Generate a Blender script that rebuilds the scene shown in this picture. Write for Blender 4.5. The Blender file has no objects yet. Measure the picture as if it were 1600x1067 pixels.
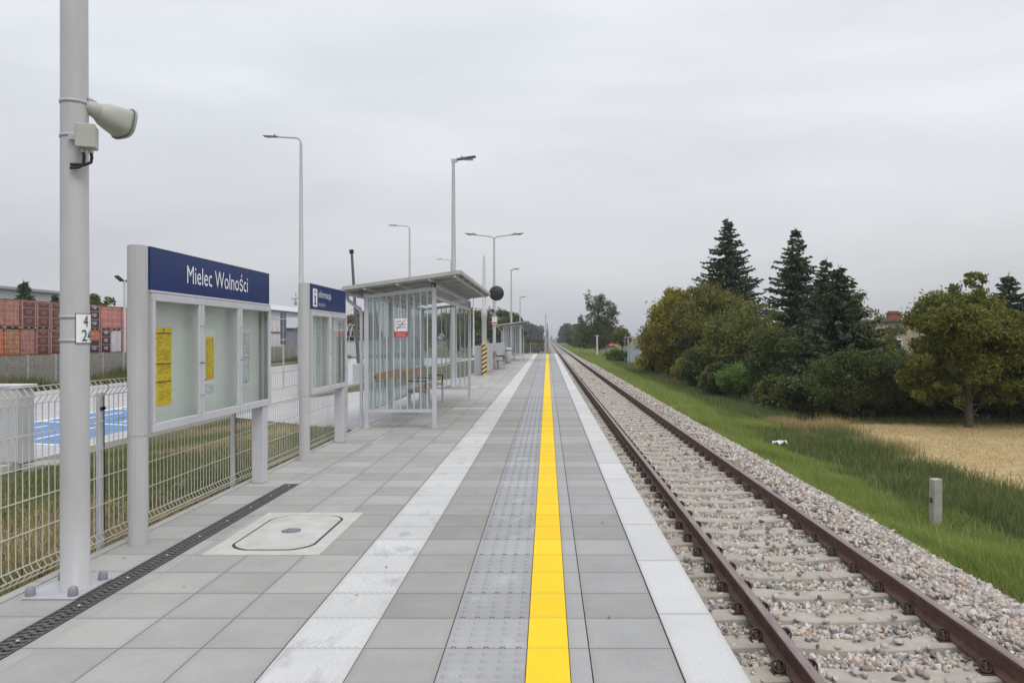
import bpy, math, random
import numpy as np
from mathutils import Vector, Matrix
random.seed(7); RNG = np.random.default_rng(11)
S = bpy.context.scene; COL = S.collection
R = math.radians
# ------------------------------------------------------------------ camera
EYE = 1.51
cd = bpy.data.cameras.new('camera'); cam = bpy.data.objects.new('camera', cd); COL.objects.link(cam)
cd.sensor_width = 36; cd.lens = 36*1190/1600
cd.shift_x = -48.8/1600; cd.shift_y = -5.5/1600
cd.clip_start = .05; cd.clip_end = 6000
cam.location = (0, 0, EYE); cam.rotation_euler = (R(90), R(.1), R(.3))
S.camera = cam
# ------------------------------------------------------------------ light
SUN_EL, SUN_AZ = R(52), R(-150)
w = bpy.data.worlds.new('World'); S.world = w; w.use_nodes = True
nt = w.node_tree; N = nt.nodes; L = nt.links; N.clear()
def wn(t, **k):
    n = N.new(t)
    for a, b in k.items(): setattr(n, a, b)
    return n
sky = wn('ShaderNodeTexSky', sky_type='NISHITA', sun_disc=False, sun_elevation=SUN_EL, sun_rotation=SUN_AZ+R(180), dust_density=4, air_density=1.5)
tc = wn('ShaderNodeTexCoord'); mp = wn('ShaderNodeMapping'); mp.inputs['Scale'].default_value = (1, 1, 4.2)
L.new(tc.outputs['Generated'], mp.inputs[0])
nz = wn('ShaderNodeTexNoise'); nz.inputs['Scale'].default_value = 1.5; nz.inputs['Detail'].default_value = 6; nz.inputs['Roughness'].default_value = .5
nz.inputs['Distortion'].default_value = .35
L.new(mp.outputs[0], nz.inputs['Vector'])
cr = wn('ShaderNodeValToRGB'); cr.color_ramp.elements[0].position = .3; cr.color_ramp.elements[1].position = .72
cr.color_ramp.elements[0].color = (4.85, 5.05, 5.45, 1); cr.color_ramp.elements[1].color = (6.5, 6.7, 7.1, 1)
L.new(nz.outputs['Fac'], cr.inputs[0])
sep = wn('ShaderNodeSeparateXYZ'); L.new(tc.outputs['Generated'], sep.inputs[0])
mr = wn('ShaderNodeMapRange'); mr.inputs[1].default_value = 0; mr.inputs[2].default_value = 1; mr.inputs[3].default_value = .86; mr.inputs[4].default_value = 2.0
L.new(sep.outputs['Z'], mr.inputs[0])
mul = wn('ShaderNodeMix', data_type='RGBA', blend_type='MULTIPLY'); mul.inputs[0].default_value = 1
L.new(cr.outputs[0], mul.inputs[6]); L.new(mr.outputs[0], mul.inputs[7])
mx = wn('ShaderNodeMix', data_type='RGBA'); mx.inputs[0].default_value = .93
L.new(sky.outputs[0], mx.inputs[6]); L.new(mul.outputs[2], mx.inputs[7])
bg = wn('ShaderNodeBackground'); bg.inputs['Strength'].default_value = .1
out = wn('ShaderNodeOutputWorld'); L.new(mx.outputs[2], bg.inputs[0]); L.new(bg.outputs[0], out.inputs[0])
sl = bpy.data.lights.new('sun', 'SUN'); sl.energy = 1.1; sl.angle = R(25); sl.color = (1, .96, .9)
so = bpy.data.objects.new('sun', sl); COL.objects.link(so)
so.rotation_euler = (R(90)-SUN_EL, 0, R(35))
S.view_settings.view_transform = 'Standard'; S.view_settings.look = 'None'; S.view_settings.gamma = 1
S.view_settings.exposure = .18
S.render.engine = 'CYCLES'
S.cycles.max_bounces = 8; S.cycles.transparent_max_bounces = 24; S.cycles.volume_bounces = 0
# ------------------------------------------------------------------ materials
MC = {}
def mat(name, col, rough=.6, metal=0, col2=None, vs=3.0, detail=4, bump=0, bs=60, island=None, transl=0, spec=.5, lo=.35, hi=.65, stretch=None, col3=None):
    if name in MC: return MC[name]
    m = bpy.data.materials.new(name); m.use_nodes = True; MC[name] = m
    n, l = m.node_tree.nodes, m.node_tree.links
    b = n['Principled BSDF']; b.inputs['Roughness'].default_value = rough; b.inputs['Metallic'].default_value = metal
    b.inputs['Specular IOR Level'].default_value = spec
    b.inputs['Base Color'].default_value = (*col, 1)
    t = n.new('ShaderNodeTexCoord'); src = t.outputs['Object']
    g = n.new('ShaderNodeNewGeometry')
    src = g.outputs['Position']
    if stretch:
        mpn = n.new('ShaderNodeMapping'); mpn.inputs['Scale'].default_value = stretch; l.new(src, mpn.inputs[0]); src = mpn.outputs[0]
    colout = None
    if col2:
        z = n.new('ShaderNodeTexNoise'); z.inputs['Scale'].default_value = vs; z.inputs['Detail'].default_value = detail
        z.inputs['Roughness'].default_value = .6
        l.new(src, z.inputs['Vector'])
        r = n.new('ShaderNodeValToRGB'); r.color_ramp.elements[0].position = lo; r.color_ramp.elements[1].position = hi
        r.color_ramp.elements[0].color = (*col, 1); r.color_ramp.elements[1].color = (*col2, 1)
        if col3:
            e = r.color_ramp.elements.new(hi+.12); e.color = (*col3, 1)
        l.new(z.outputs['Fac'], r.inputs[0]); colout = r.outputs[0]
    if island:   # a list of colours chosen for each loose piece
        r2 = n.new('ShaderNodeValToRGB'); r2.color_ramp.interpolation = 'LINEAR'
        k = len(island)
        r2.color_ramp.elements[0].color = (*island[0], 1); r2.color_ramp.elements[0].position = 0
        r2.color_ramp.elements[1].color = (*island[-1], 1); r2.color_ramp.elements[1].position = 1
        for i in range(1, k-1):
            e = r2.color_ramp.elements.new(i/(k-1)); e.color = (*island[i], 1)
        l.new(g.outputs['Random Per Island'], r2.inputs[0])
        if colout:
            q = n.new('ShaderNodeMix'); q.data_type = 'RGBA'; q.inputs[0].default_value = .5
            l.new(colout, q.inputs[6]); l.new(r2.outputs[0], q.inputs[7]); colout = q.outputs[2]
        else: colout = r2.outputs[0]
    if colout: l.new(colout, b.inputs['Base Color'])
    if bump:
        z2 = n.new('ShaderNodeTexNoise'); z2.inputs['Scale'].default_value = bs; z2.inputs['Detail'].default_value = 5
        l.new(src, z2.inputs['Vector'])
        bp = n.new('ShaderNodeBump'); bp.inputs['Strength'].default_value = bump; bp.inputs['Distance'].default_value = .01
        l.new(z2.outputs['Fac'], bp.inputs['Height']); l.new(bp.outputs[0], b.inputs['Normal'])
    if transl:
        tr = n.new('ShaderNodeBsdfTranslucent'); ms = n.new('ShaderNodeMixShader'); ms.inputs[0].default_value = transl
        if colout: l.new(colout, tr.inputs[0])
        else: tr.inputs[0].default_value = (*col, 1)
        l.new(b.outputs[0], ms.inputs[1]); l.new(tr.outputs[0], ms.inputs[2]); l.new(ms.outputs[0], n['Material Output'].inputs[0])
    return m
def tile_mat(name, x0, w, y0, ln, c1, c2, joint=.004, jd=.35, stain=None, rib=0, herring=False):
    m = bpy.data.materials.new(name); m.use_nodes = True
    n, l = m.node_tree.nodes, m.node_tree.links; b = n['Principled BSDF']; b.inputs['Roughness'].default_value = .82
    b.inputs['Specular IOR Level'].default_value = .35
    g = n.new('ShaderNodeNewGeometry'); sx = n.new('ShaderNodeSeparateXYZ'); l.new(g.outputs['Position'], sx.inputs[0])
    def ma(op, a, bb=None, c=None):
        q = n.new('ShaderNodeMath'); q.operation = op
        for i, v in enumerate((a, bb, c)):
            if v is None: continue
            if isinstance(v, (int, float)): q.inputs[i].default_value = v
            else: l.new(v, q.inputs[i])
        return q.outputs[0]
    # slightly wobbly joints
    wz = n.new('ShaderNodeTexNoise'); wz.inputs['Scale'].default_value = 9; l.new(g.outputs['Position'], wz.inputs['Vector'])
    wob = ma('MULTIPLY', ma('SUBTRACT', wz.outputs['Fac'], .5), .004)
    u = ma('DIVIDE', ma('ADD', ma('SUBTRACT', sx.outputs['X'], x0), wob), w); v = ma('DIVIDE', ma('ADD', ma('SUBTRACT', sx.outputs['Y'], y0), wob), ln)
    fu, fv = ma('FRACT', u), ma('FRACT', v)
    du = ma('MULTIPLY', ma('MINIMUM', fu, ma('SUBTRACT', 1, fu)), w); dv = ma('MULTIPLY', ma('MINIMUM', fv, ma('SUBTRACT', 1, fv)), ln)
    d = ma('MINIMUM', du, dv)
    jm = n.new('ShaderNodeMapRange'); jm.inputs[1].default_value = joint*.35; jm.inputs[2].default_value = joint; l.new(d, jm.inputs[0])
    cx = n.new('ShaderNodeCombineXYZ'); l.new(ma('FLOOR', u), cx.inputs[0]); l.new(ma('FLOOR', v), cx.inputs[1])
    wnz = n.new('ShaderNodeTexWhiteNoise'); wnz.noise_dimensions = '2D'; l.new(cx.outputs[0], wnz.inputs['Vector'])
    nz = n.new('ShaderNodeTexNoise'); nz.inputs['Scale'].default_value = 2.6; nz.inputs['Detail'].default_value = 7; nz.inputs['Roughness'].default_value = .65
    off = n.new('ShaderNodeVectorMath'); off.operation = 'MULTIPLY_ADD'; l.new(wnz.outputs['Color'], off.inputs[0]); off.inputs[1].default_value = (9, 9, 9)
    l.new(g.outputs['Position'], off.inputs[2]); l.new(off.outputs[0], nz.inputs['Vector'])
    f = ma('ADD', ma('MULTIPLY', wnz.outputs['Value'], .5), ma('MULTIPLY', ma('SUBTRACT', nz.outputs['Fac'], .25), 1.0))
    mxx = n.new('ShaderNodeMix'); mxx.data_type = 'RGBA'; l.new(f, mxx.inputs[0]); mxx.inputs[6].default_value = (*c1, 1); mxx.inputs[7].default_value = (*c2, 1)
    colr = mxx.outputs[2]
    # dirt creeping from the joints
    em = n.new('ShaderNodeMapRange'); em.inputs[1].default_value = 0; em.inputs[2].default_value = .04; em.inputs[3].default_value = .25; em.inputs[4].default_value = 0
    l.new(d, em.inputs[0])
    dm = n.new('ShaderNodeMix'); dm.data_type = 'RGBA'; l.new(ma('MULTIPLY', em.outputs[0], nz.outputs['Fac']), dm.inputs[0]); l.new(colr, dm.inputs[6]); dm.inputs[7].default_value = (.09, .085, .075, 1)
    colr = dm.outputs[2]
    if stain:
        sz = n.new('ShaderNodeTexNoise'); sz.inputs['Scale'].default_value = 3.3; sz.inputs['Detail'].default_value = 5
        sm_ = n.new('ShaderNodeMapping'); sm_.inputs['Scale'].default_value = (1.6, .9, 1); sm_.inputs['Location'].default_value = (3.1, 7.7, 0)
        l.new(g.outputs['Position'], sm_.inputs[0]); l.new(sm_.outputs[0], sz.inputs['Vector'])
        sr = n.new('ShaderNodeMapRange'); sr.inputs[1].default_value = .56; sr.inputs[2].default_value = .7; sr.inputs[4].default_value = .55; l.new(sz.outputs['Fac'], sr.inputs[0])
        s2 = n.new('ShaderNodeMix'); s2.data_type = 'RGBA'; l.new(sr.outputs[0], s2.inputs[0]); l.new(colr, s2.inputs[6]); s2.inputs[7].default_value = (*stain, 1); colr = s2.outputs[2]
    # small dark specks
    vo = n.new('ShaderNodeTexNoise'); vo.inputs['Scale'].default_value = 55; l.new(g.outputs['Position'], vo.inputs['Vector'])
    vr = n.new('ShaderNodeMapRange'); vr.inputs[1].default_value = .3; vr.inputs[2].default_value = .7; vr.inputs[3].default_value = .95; vr.inputs[4].default_value = 1.04; l.new(vo.outputs['Fac'], vr.inputs[0])
    vm = n.new('ShaderNodeMix'); vm.data_type = 'RGBA'; vm.blend_type = 'MULTIPLY'; vm.inputs[0].default_value = 1; l.new(colr, vm.inputs[6]); l.new(vr.outputs[0], vm.inputs[7]); colr = vm.outputs[2]
    jx = n.new('ShaderNodeMix'); jx.data_type = 'RGBA'; l.new(jm.outputs[0], jx.inputs[0]); jx.inputs[6].default_value = (c1[0]*jd, c1[1]*jd, c1[2]*jd*.95, 1); l.new(colr, jx.inputs[7])
    l.new(jx.outputs[2], b.inputs['Base Color'])
    bz = n.new('ShaderNodeTexNoise'); bz.inputs['Scale'].default_value = 220; l.new(g.outputs['Position'], bz.inputs['Vector'])
    h = ma('ADD', ma('MULTIPLY', bz.outputs['Fac'], .12), jm.outputs[0])
    if herring:
        a1 = ma('SINE', ma('MULTIPLY', ma('ADD', sx.outputs['Y'], ma('PINGPONG', sx.outputs['X'], .02)), 2*math.pi/.022))
        h = ma('ADD', h, ma('MULTIPLY', a1, .35))
    bp = n.new('ShaderNodeBump'); bp.inputs['Strength'].default_value = .35; bp.inputs['Distance'].default_value = .003
    l.new(h, bp.inputs['Height']); l.new(bp.outputs[0], b.inputs['Normal'])
    return m
def glass_mat(name, tint=(.93, .97, .96), refl=1.0, dirt=.04):
    m = bpy.data.materials.new(name); m.use_nodes = True; n, l = m.node_tree.nodes, m.node_tree.links; n.remove(n['Principled BSDF'])
    t = n.new('ShaderNodeBsdfTransparent'); t.inputs[0].default_value = (*tint, 1)
    g = n.new('ShaderNodeBsdfGlossy'); g.inputs['Roughness'].default_value = .02
    lw = n.new('ShaderNodeLayerWeight'); lw.inputs[0].default_value = .5; p5 = n.new('ShaderNodeMath'); p5.operation = 'POWER'; p5.inputs[1].default_value = 5; l.new(lw.outputs['Facing'], p5.inputs[0]); f = n.new('ShaderNodeMath'); f.operation = 'MULTIPLY_ADD'; f.inputs[1].default_value = .94; f.inputs[2].default_value = .05; l.new(p5.outputs[0], f.inputs[0])
    d = n.new('ShaderNodeBsdfDiffuse'); d.inputs[0].default_value = (.6, .65, .65, 1)
    a = n.new('ShaderNodeMixShader'); a.inputs[0].default_value = dirt; l.new(t.outputs[0], a.inputs[1]); l.new(d.outputs[0], a.inputs[2])
    x = n.new('ShaderNodeMixShader'); q = n.new('ShaderNodeMath'); q.operation = 'MULTIPLY'; q.inputs[1].default_value = refl; l.new(f.outputs[0], q.inputs[0])
    l.new(q.outputs[0], x.inputs[0]); l.new(a.outputs[0], x.inputs[1]); l.new(g.outputs[0], x.inputs[2]); l.new(x.outputs[0], n['Material Output'].inputs[0])
    return m
STEEL = mat('galvanised steel', (.40, .41, .44), .5, .15, col2=(.47, .48, .51), vs=6, bump=.05, bs=40)
MAST = mat('grey mast paint', (.46, .455, .46), .45, .05, col2=(.52, .515, .515), vs=2.2, stretch=(3, 3, .6))
WFR = mat('light grey powder coat', (.50, .50, .53), .45, .0, col2=(.56, .56, .59), vs=3)
CREAM = mat('fence wire coat', (.52, .50, .44), .5, 0, col2=(.60, .57, .50), vs=8)
BLUE = mat('header blue enamel', (.006, .022, .115), .3, 0, col2=(.008, .026, .135), vs=2, spec=.3)
WHITE = mat('white lettering', (.82, .83, .86), .5, 0, col2=(.78, .79, .82), vs=9)
PAPER = mat('white paper', (.84, .85, .90), .8, 0, col2=(.80, .81, .87), vs=6)
YPAPER = mat('yellow paper', (.92, .66, .02), .8, 0, col2=(.88, .61, .018), vs=7)
INK = mat('printing ink', (.05, .05, .06), .8, 0, col2=(.09, .08, .07), vs=30)
YINK = mat('faded print', (.36, .25, .03), .8, 0, col2=(.46, .33, .04), vs=40)
BACKP = mat('cabinet back panel', (.74, .75, .73), .7, 0, col2=(.77, .78, .76), vs=2)
BLACK = mat('black rubber', (.015, .015, .017), .5, 0, col2=(.025, .025, .028), vs=20)
DARK = mat('dark cast iron', (.06, .06, .062), .6, .3, col2=(.1, .098, .095), vs=25, bump=.2)
RED = mat('red print', (.55, .03, .035), .5, 0, col2=(.5, .035, .04), vs=20)
YEL = mat('yellow line paint', (.80, .50, .012), .55, 0, col2=(.84, .55, .02), vs=7, bump=.15, bs=180, lo=.3, hi=.7)
YEL2 = mat('warning yellow', (.66, .52, .20), .5, 0, col2=(.6, .47, .18), vs=9)
WOOD = mat('varnished wood', (.36, .18, .075), .5, 0, col2=(.46, .25, .11), vs=5, stretch=(8, .7, 8), bump=.15, bs=30)
PLASTIC = mat('weathered grey plastic', (.40, .41, .36), .5, 0, col2=(.45, .46, .41), vs=9)
HORN = mat('horn grey green', (.36, .38, .33), .45, 0, col2=(.43, .44, .39), vs=7, lo=.3, hi=.7)
CONC = mat('concrete', (.30, .29, .265), .85, 0, col2=(.40, .385, .35), vs=5, bump=.5, bs=50, detail=8)
PANELC = mat('pebbled concrete panel', (.14, .135, .115), .9, 0, col2=(.30, .285, .245), vs=9, bump=1, bs=30, detail=10, lo=.3, hi=.7)
SLEEP = mat('pale sleeper concrete', (.32, .29, .245), .85, 0, col2=(.42, .385, .335), vs=4, bump=.5, bs=45, detail=8)
RUST = mat('brown rail steel', (.090, .043, .032), .65, .1, col2=(.15, .078, .056), vs=7, bump=.4, bs=50, detail=8)
RUSTH = mat('rail head', (.20, .15, .14), .42, .4, col2=(.30, .24, .23), vs=5, stretch=(6, .6, 6))
CLIP = mat('dark rusty clip', (.03, .018, .014), .55, .3, col2=(.07, .038, .028), vs=30)
ASPH = mat('paving of the car park', (.37, .37, .38), .9, 0, col2=(.44, .44, .445), vs=1.2, bump=.3, bs=60)
BAYB = mat('blue bay paint', (.085, .20, .40), .8, 0, col2=(.13, .26, .46), vs=2, detail=8)
ROOFM = mat('shelter roof sheet', (.42, .40, .37), .6, .05, col2=(.52, .50, .46), vs=3)
BARK = mat('bark', (.075, .058, .042), .9, 0, col2=(.12, .098, .078), vs=8, bump=.8, bs=20, stretch=(3, 3, .6))
BIRCHB = mat('birch bark', (.62, .6, .56), .8, 0, col2=(.5, .48, .44), vs=6, stretch=(1, 1, 4), lo=.4, hi=.75, col3=(.06, .055, .05))
GLASS = glass_mat('shelter glass', (.94, .975, .97), 1.0, .035)
CGLASS = glass_mat('cabinet glass', (.965, .985, .975), 1.0, .015)
GREYW = mat('grey screen panel', (.42, .43, .45), .6, 0, col2=(.47, .48, .5), vs=2)
# ------------------------------------------------------------------ mesh helpers
class MB:
    def __init__(s): s.v = []; s.f = []; s.m = []; s.mi = 0; s.sm = []
    def add(s, vs, fs, smooth=False):
        o = len(s.v); s.v += [tuple(v) for v in vs]; s.f += [tuple(i+o for i in f) for f in fs]; s.m += [s.mi]*len(fs); s.sm += [smooth]*len(fs)
    def box(s, x0, x1, y0, y1, z0, z1):
        s.add([(x0,y0,z0),(x1,y0,z0),(x1,y1,z0),(x0,y1,z0),(x0,y0,z1),(x1,y0,z1),(x1,y1,z1),(x0,y1,z1)],
              [(0,3,2,1),(4,5,6,7),(0,1,5,4),(1,2,6,5),(2,3,7,6),(3,0,4,7)])
    def bbox(s, x0, x1, y0, y1, z0, z1, b=.006):   # a box with chamfered edges
        pts = []
        for z, i in ((z0, b), (z0+b, 0), (z1-b, 0), (z1, b)):
            ring = [(x0+b+i, y0+i), (x1-b-i, y0+i), (x1-i, y0+b+i), (x1-i, y1-b-i), (x1-b-i, y1-i), (x0+b+i, y1-i), (x0+i, y1-b-i), (x0+i, y0+b+i)]
            pts += [(p[0], p[1], z) for p in ring]
        fs = [tuple(range(7, -1, -1)), tuple(range(24, 32))]
        for k in range(3):
            for j in range(8): a = k*8+j; c = k*8+(j+1) % 8; fs.append((a, c, c+8, a+8))
        s.add(pts, fs)
    def bar(s, a, b, w, h=None, up=(0, 0, 1)):
        a, b = Vector(a), Vector(b); h = h or w; d = (b-a).normalized(); u = Vector(up)
        if abs(d.dot(u)) > .98: u = Vector((0, 1, 0))
        r = d.cross(u).normalized(); u = r.cross(d).normalized()
        q = [(-1,-1),(1,-1),(1,1),(-1,1)]
        vs = [a+r*x*w/2+u*y*h/2 for x, y in q]+[b+r*x*w/2+u*y*h/2 for x, y in q]
        s.add(vs, [(3,2,1,0),(4,5,6,7),(0,1,5,4),(1,2,6,5),(2,3,7,6),(3,0,4,7)])
    def tube(s, pts, rad, n=8, caps=True, smooth=True):
        pts = [Vector(p) for p in pts]; rr = rad if isinstance(rad, (list, tuple)) else [rad]*len(pts)
        vs = []; ref = None
        for i, p in enumerate(pts):
            d = (pts[min(i+1, len(pts)-1)]-pts[max(i-1, 0)]).normalized()
            if ref is None: ref = Vector((0, 0, 1)) if abs(d.z) < .9 else Vector((1, 0, 0))
            r = d.cross(ref).normalized(); u = r.cross(d).normalized(); ref = u
            for k in range(n):
                a = 2*math.pi*k/n; vs.append(p+(r*math.cos(a)+u*math.sin(a))*rr[i])
        fs = []
        for i in range(len(pts)-1):
            for k in range(n): a = i*n+k; b = i*n+(k+1) % n; fs.append((a, b, b+n, a+n))
        s.add(vs, fs, smooth)
        if caps:
            s.add(vs[:n], [tuple(range(n-1, -1, -1))]); s.add(vs[-n:], [tuple(range(n))])
    def lathe(s, prof, c=(0, 0, 0), n=20, smooth=True):
        vs = []; m_ = len(prof)
        for r, z in prof:
            for k in range(n): a = 2*math.pi*k/n; vs.append((c[0]+r*math.cos(a), c[1]+r*math.sin(a), c[2]+z))
        fs = [(i*n+k, i*n+(k+1) % n, (i+1)*n+(k+1) % n, (i+1)*n+k) for i in range(m_-1) for k in range(n)]
        s.add(vs, fs, smooth)
        s.add(vs[:n], [tuple(range(n-1, -1, -1))]); s.add(vs[-n:], [tuple(range(n))])
    def prism(s, poly, z0, z1):
        n = len(poly); s.add([(x, y, z0) for x, y in poly]+[(x, y, z1) for x, y in poly],
              [tuple(range(n-1, -1, -1)), tuple(range(n, 2*n))]+[(i, (i+1) % n, n+(i+1) % n, n+i) for i in range(n)])
    def build(s, name, m, parent=None, loc=None):
        me = bpy.data.meshes.new(name); me.from_pydata(s.v, [], s.f)
        for q in (m if isinstance(m, (list, tuple)) else [m]): me.materials.append(q)
        me.polygons.foreach_set('material_index', s.m); me.polygons.foreach_set('use_smooth', s.sm); me.update()
        o = bpy.data.objects.new(name, me); COL.objects.link(o)
        if parent: o.parent = parent
        if loc: o.location = loc
        return o
def npmesh(name, V, F, m, parent=None, smooth=False):
    me = bpy.data.meshes.new(name); k = F.shape[1]
    me.vertices.add(len(V)); me.vertices.foreach_set('co', V.astype(np.float32).ravel())
    me.loops.add(F.size); me.loops.foreach_set('vertex_index', F.astype(np.int32).ravel())
    me.polygons.add(len(F)); me.polygons.foreach_set('loop_start', np.arange(0, F.size, k, dtype=np.int32)); me.polygons.foreach_set('loop_total', np.full(len(F), k, dtype=np.int32))
    if smooth: me.polygons.foreach_set('use_smooth', np.ones(len(F), dtype=bool))
    me.update(calc_edges=True)
    for q in (m if isinstance(m, (list, tuple)) else [m]): me.materials.append(q)
    o = bpy.data.objects.new(name, me); COL.objects.link(o)
    if parent: o.parent = parent
    return o
def tag(o, label=None, cat=None, group=None, kind=None):
    if label: o['label'] = label
    if cat: o['category'] = cat
    if group: o['group'] = group
    if kind: o['kind'] = kind
    return o
def thing(name, loc, label, cat, group=None, rz=0):
    o = bpy.data.objects.new(name, None); COL.objects.link(o); o.location = loc; o.rotation_euler = (0, 0, rz); o.empty_display_size = .2
    return tag(o, label, cat, group)
def copy_tree(o, parent=None, kids=True):
    c = o.copy(); COL.objects.link(c)
    if parent: c.parent = parent
    if kids:
        for ch in [x for x in list(bpy.data.objects) if x.parent == o]: copy_tree(ch, c)
    return c
def text(name, s, width, height, m, parent, loc, rot, depth=.0015, align='LEFT', bend=None):
    cu = bpy.data.curves.new('t', 'FONT'); cu.body = s; cu.size = 1; cu.align_x = 'LEFT'; cu.extrude = 0
    cu.resolution_u = 3; cu.offset = 0
    o = bpy.data.objects.new('t', cu); COL.objects.link(o)
    bpy.context.view_layer.update()
    me = bpy.data.meshes.new_from_object(o.evaluated_get(bpy.context.evaluated_depsgraph_get()))
    bpy.data.objects.remove(o)
    P = np.array([v.co[:] for v in me.vertices]); lo, hi = P.min(0), P.max(0)
    P = (P-lo)/np.maximum(hi-lo, 1e-6); P[:, 0] *= width; P[:, 1] *= height; P[:, 2] = depth
    if bend:
        rr, a0 = bend; a = a0+P[:, 0]/rr; P = np.stack([np.cos(a)*(rr+depth), np.sin(a)*(rr+depth), P[:, 1]], 1)
    for v, p in zip(me.vertices, P): v.co = p
    me.materials.clear(); me.materials.append(m); me.name = name
    q = bpy.data.objects.new(name, me); COL.objects.link(q); q.parent = parent; q.location = loc; q.rotation_euler = rot
    return q
FACE_X = (R(90), 0, R(90))   # text that faces +X and reads towards +Y
FACE_NY = (R(90), 0, 0)      # text that faces -Y and reads towards +X
# ------------------------------------------------------------------ ground
PEND = 73.0
def prof(x, y):
    t = min(max((y-76)/12, 0), 1)
    pts = [(-3000, -.97), (-26, -.97), (-9.4, -.93), (-3.35, -.09), (-3.1, -.3), (.7, -1.2), (4.3, -1.16), (4.9, -1.33), (6.8, -1.55), (8.8, -1.62), (3000, -1.62)]
    pt2 = [(-3000, -.97), (-26, -.97), (-9.4, -1.0), (-3.35, -1.2), (-3.1, -1.2), (.7, -1.2), (4.3, -1.16), (4.9, -1.2), (6.8, -1.3), (8.8, -1.4), (3000, -1.5)]
    f = lambda P: float(np.interp(x, [p[0] for p in P], [p[1] for p in P]))
    return f(pts)*(1-t)+f(pt2)*t
def gz(x, y):
    n_ = .035*math.sin(x*1.7+y*.6)+.03*math.sin(y*1.31-x*.8)+.02*math.sin(x*3.1+y*2.3)
    k = 1 if (5.1 < x < 8.6) or (-9.2 < x < -3.7 and y < 13) else 0
    return prof(x, y)+n_*k
xs = [-3000, -600, -200, -80, -40, -26, -18, -12, -10, -9.4]+[-9+.4*i for i in range(14)]+[-3.5, -3.35, -3.1, .7, 2.5, 4.3, 4.9]+[5.2+.4*i for i in range(9)]+[8.8, 9.5, 12, 16, 22, 30, 50, 100, 300, 3000]
ys = [-60, -5]+[i*.6 for i in range(0, 60)]+[36+i*2 for i in range(0, 34)]+[106, 120, 150, 200, 300, 500, 800, 1400, 2900]
V = np.array([(x, y, gz(x, y)) for y in ys for x in xs]); nx = len(xs)
F = np.array([(j*nx+i, j*nx+i+1, (j+1)*nx+i+1, (j+1)*nx+i) for j in range(len(ys)-1) for i in range(nx-1)])
GND = mat('rough grassy ground', (.055, .075, .022), .95, 0, col2=(.12, .105, .05), vs=.55, detail=9, bump=1, bs=14, lo=.36, hi=.62, col3=(.15, .135, .065))
tag(npmesh('ground', V, F, GND, smooth=True), kind='structure', label='grassy ground sloping away on both sides of the line')
def strip(name, prof_xz, y0, y1, m, n=1, wob=0):
    ysl = [y0+(y1-y0)*i/n for i in range(n+1)]
    V = []; k = len(prof_xz)
    for j, y in enumerate(ysl):
        for i, (x, z) in enumerate(prof_xz): V.append((x+(wob*math.sin(y*1.9+i)*math.sin(y*.7+i*2) if i in (0, k-1) else 0), y, z))
    F = [(j*k+i, j*k+i+1, (j+1)*k+i+1, (j+1)*k+i) for j in range(n) for i in range(k-1)]
    return npmesh(name, np.array(V), np.array(F), m)
BALL = mat('ballast bed', (.10, .092, .082), .95, 0, col2=(.42, .39, .35), vs=11, detail=12, bump=1, bs=22, lo=.38, hi=.62, col3=(.55, .52, .48))
tag(strip('track_bed', [(.62, -1.01), (4.2, -1.01), (4.55, -1.13), (4.95, -1.33)], -4, 900, BALL, 300), kind='structure')
# straw field
STRAW = mat('mown straw', (.34, .245, .105), .95, 0, col2=(.52, .39, .20), vs=1.3, detail=10, bump=1, bs=25, lo=.3, hi=.7, stretch=(1, 2.5, 1))
vs_ = []; cols = 40
for j in range(31):
    y = 2+j*.85
    x0 = 8.7+.35*math.sin(y*.9)+.2*math.sin(y*2.3)+(max(0, 3.2-abs(y-21.5))*.2)
    for i in range(cols+1):
        x = x0+(45-x0)*(i/cols)**1.6
        vs_.append((x, y+(.4*math.sin(x*.7) if j == 30 else 0), -1.55+.022*math.sin(x*1.1+y*.5)+.015*math.sin(y*2+x)))
F = np.array([(j*(cols+1)+i, j*(cols+1)+i+1, (j+1)*(cols+1)+i+1, (j+1)*(cols+1)+i) for j in range(30) for i in range(cols)])
tag(npmesh('straw_field', np.array(vs_), F, STRAW, smooth=True), kind='structure')
# ------------------------------------------------------------------ platform
Y0, YP = -3.0, 3.71
def sheet(name, x0, x1, z, m, y0=Y0, y1=PEND): b = MB(); b.box(x0, x1, y0, y1, z-.03, z); return tag(b.build(name, m), kind='structure')
b = MB(); b.box(-3.2, .62, Y0, PEND, -1.1, -.035); b.box(.62, .80, Y0, PEND, -1.1, -.13)
tag(b.build('platform', CONC), kind='structure')
G1, G2 = (.275, .27, .255), (.425, .415, .395)
TL = tile_mat('paving left', -1.29, .40, YP, .40, G1, G2)
b = MB(); b.box(-2.485, -1.29, Y0, PEND, -.034, 0); tag(b.build('pavement', TL), kind='structure')
TL2 = tile_mat('paving by the fence', -2.73, .42, YP+.02, .40, G1, G2); sheet('pavement', -3.12, -2.733, 0, TL2)
b = MB(); b.box(-2.733, -2.58, 7.9, 31, -.034, -.001); b.box(-2.733, -2.58, 46, PEND, -.034, -.001); b.box(-2.577, -2.487, Y0, PEND, -.034, -.001)
tag(b.build('pavement', tile_mat('narrow paving', -2.577, .5, YP, .4, G1, G2)), kind='structure')
sheet('kerb', -3.2, -3.125, .004, tile_mat('kerb stones', -3.3, .4, YP, 1.0, (.33, .325, .31), (.42, .41, .39)))
sheet('pavement', -.90, -.503, 0, tile_mat('paving middle', -.90, .40, YP, .40, (.235, .23, .217), (.385, .378, .36)))
sheet('pavement', .104, .198, 0, tile_mat('paving cut strip', .1, .4, YP, .40, (.3, .3, .295), (.38, .38, .375)))
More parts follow.
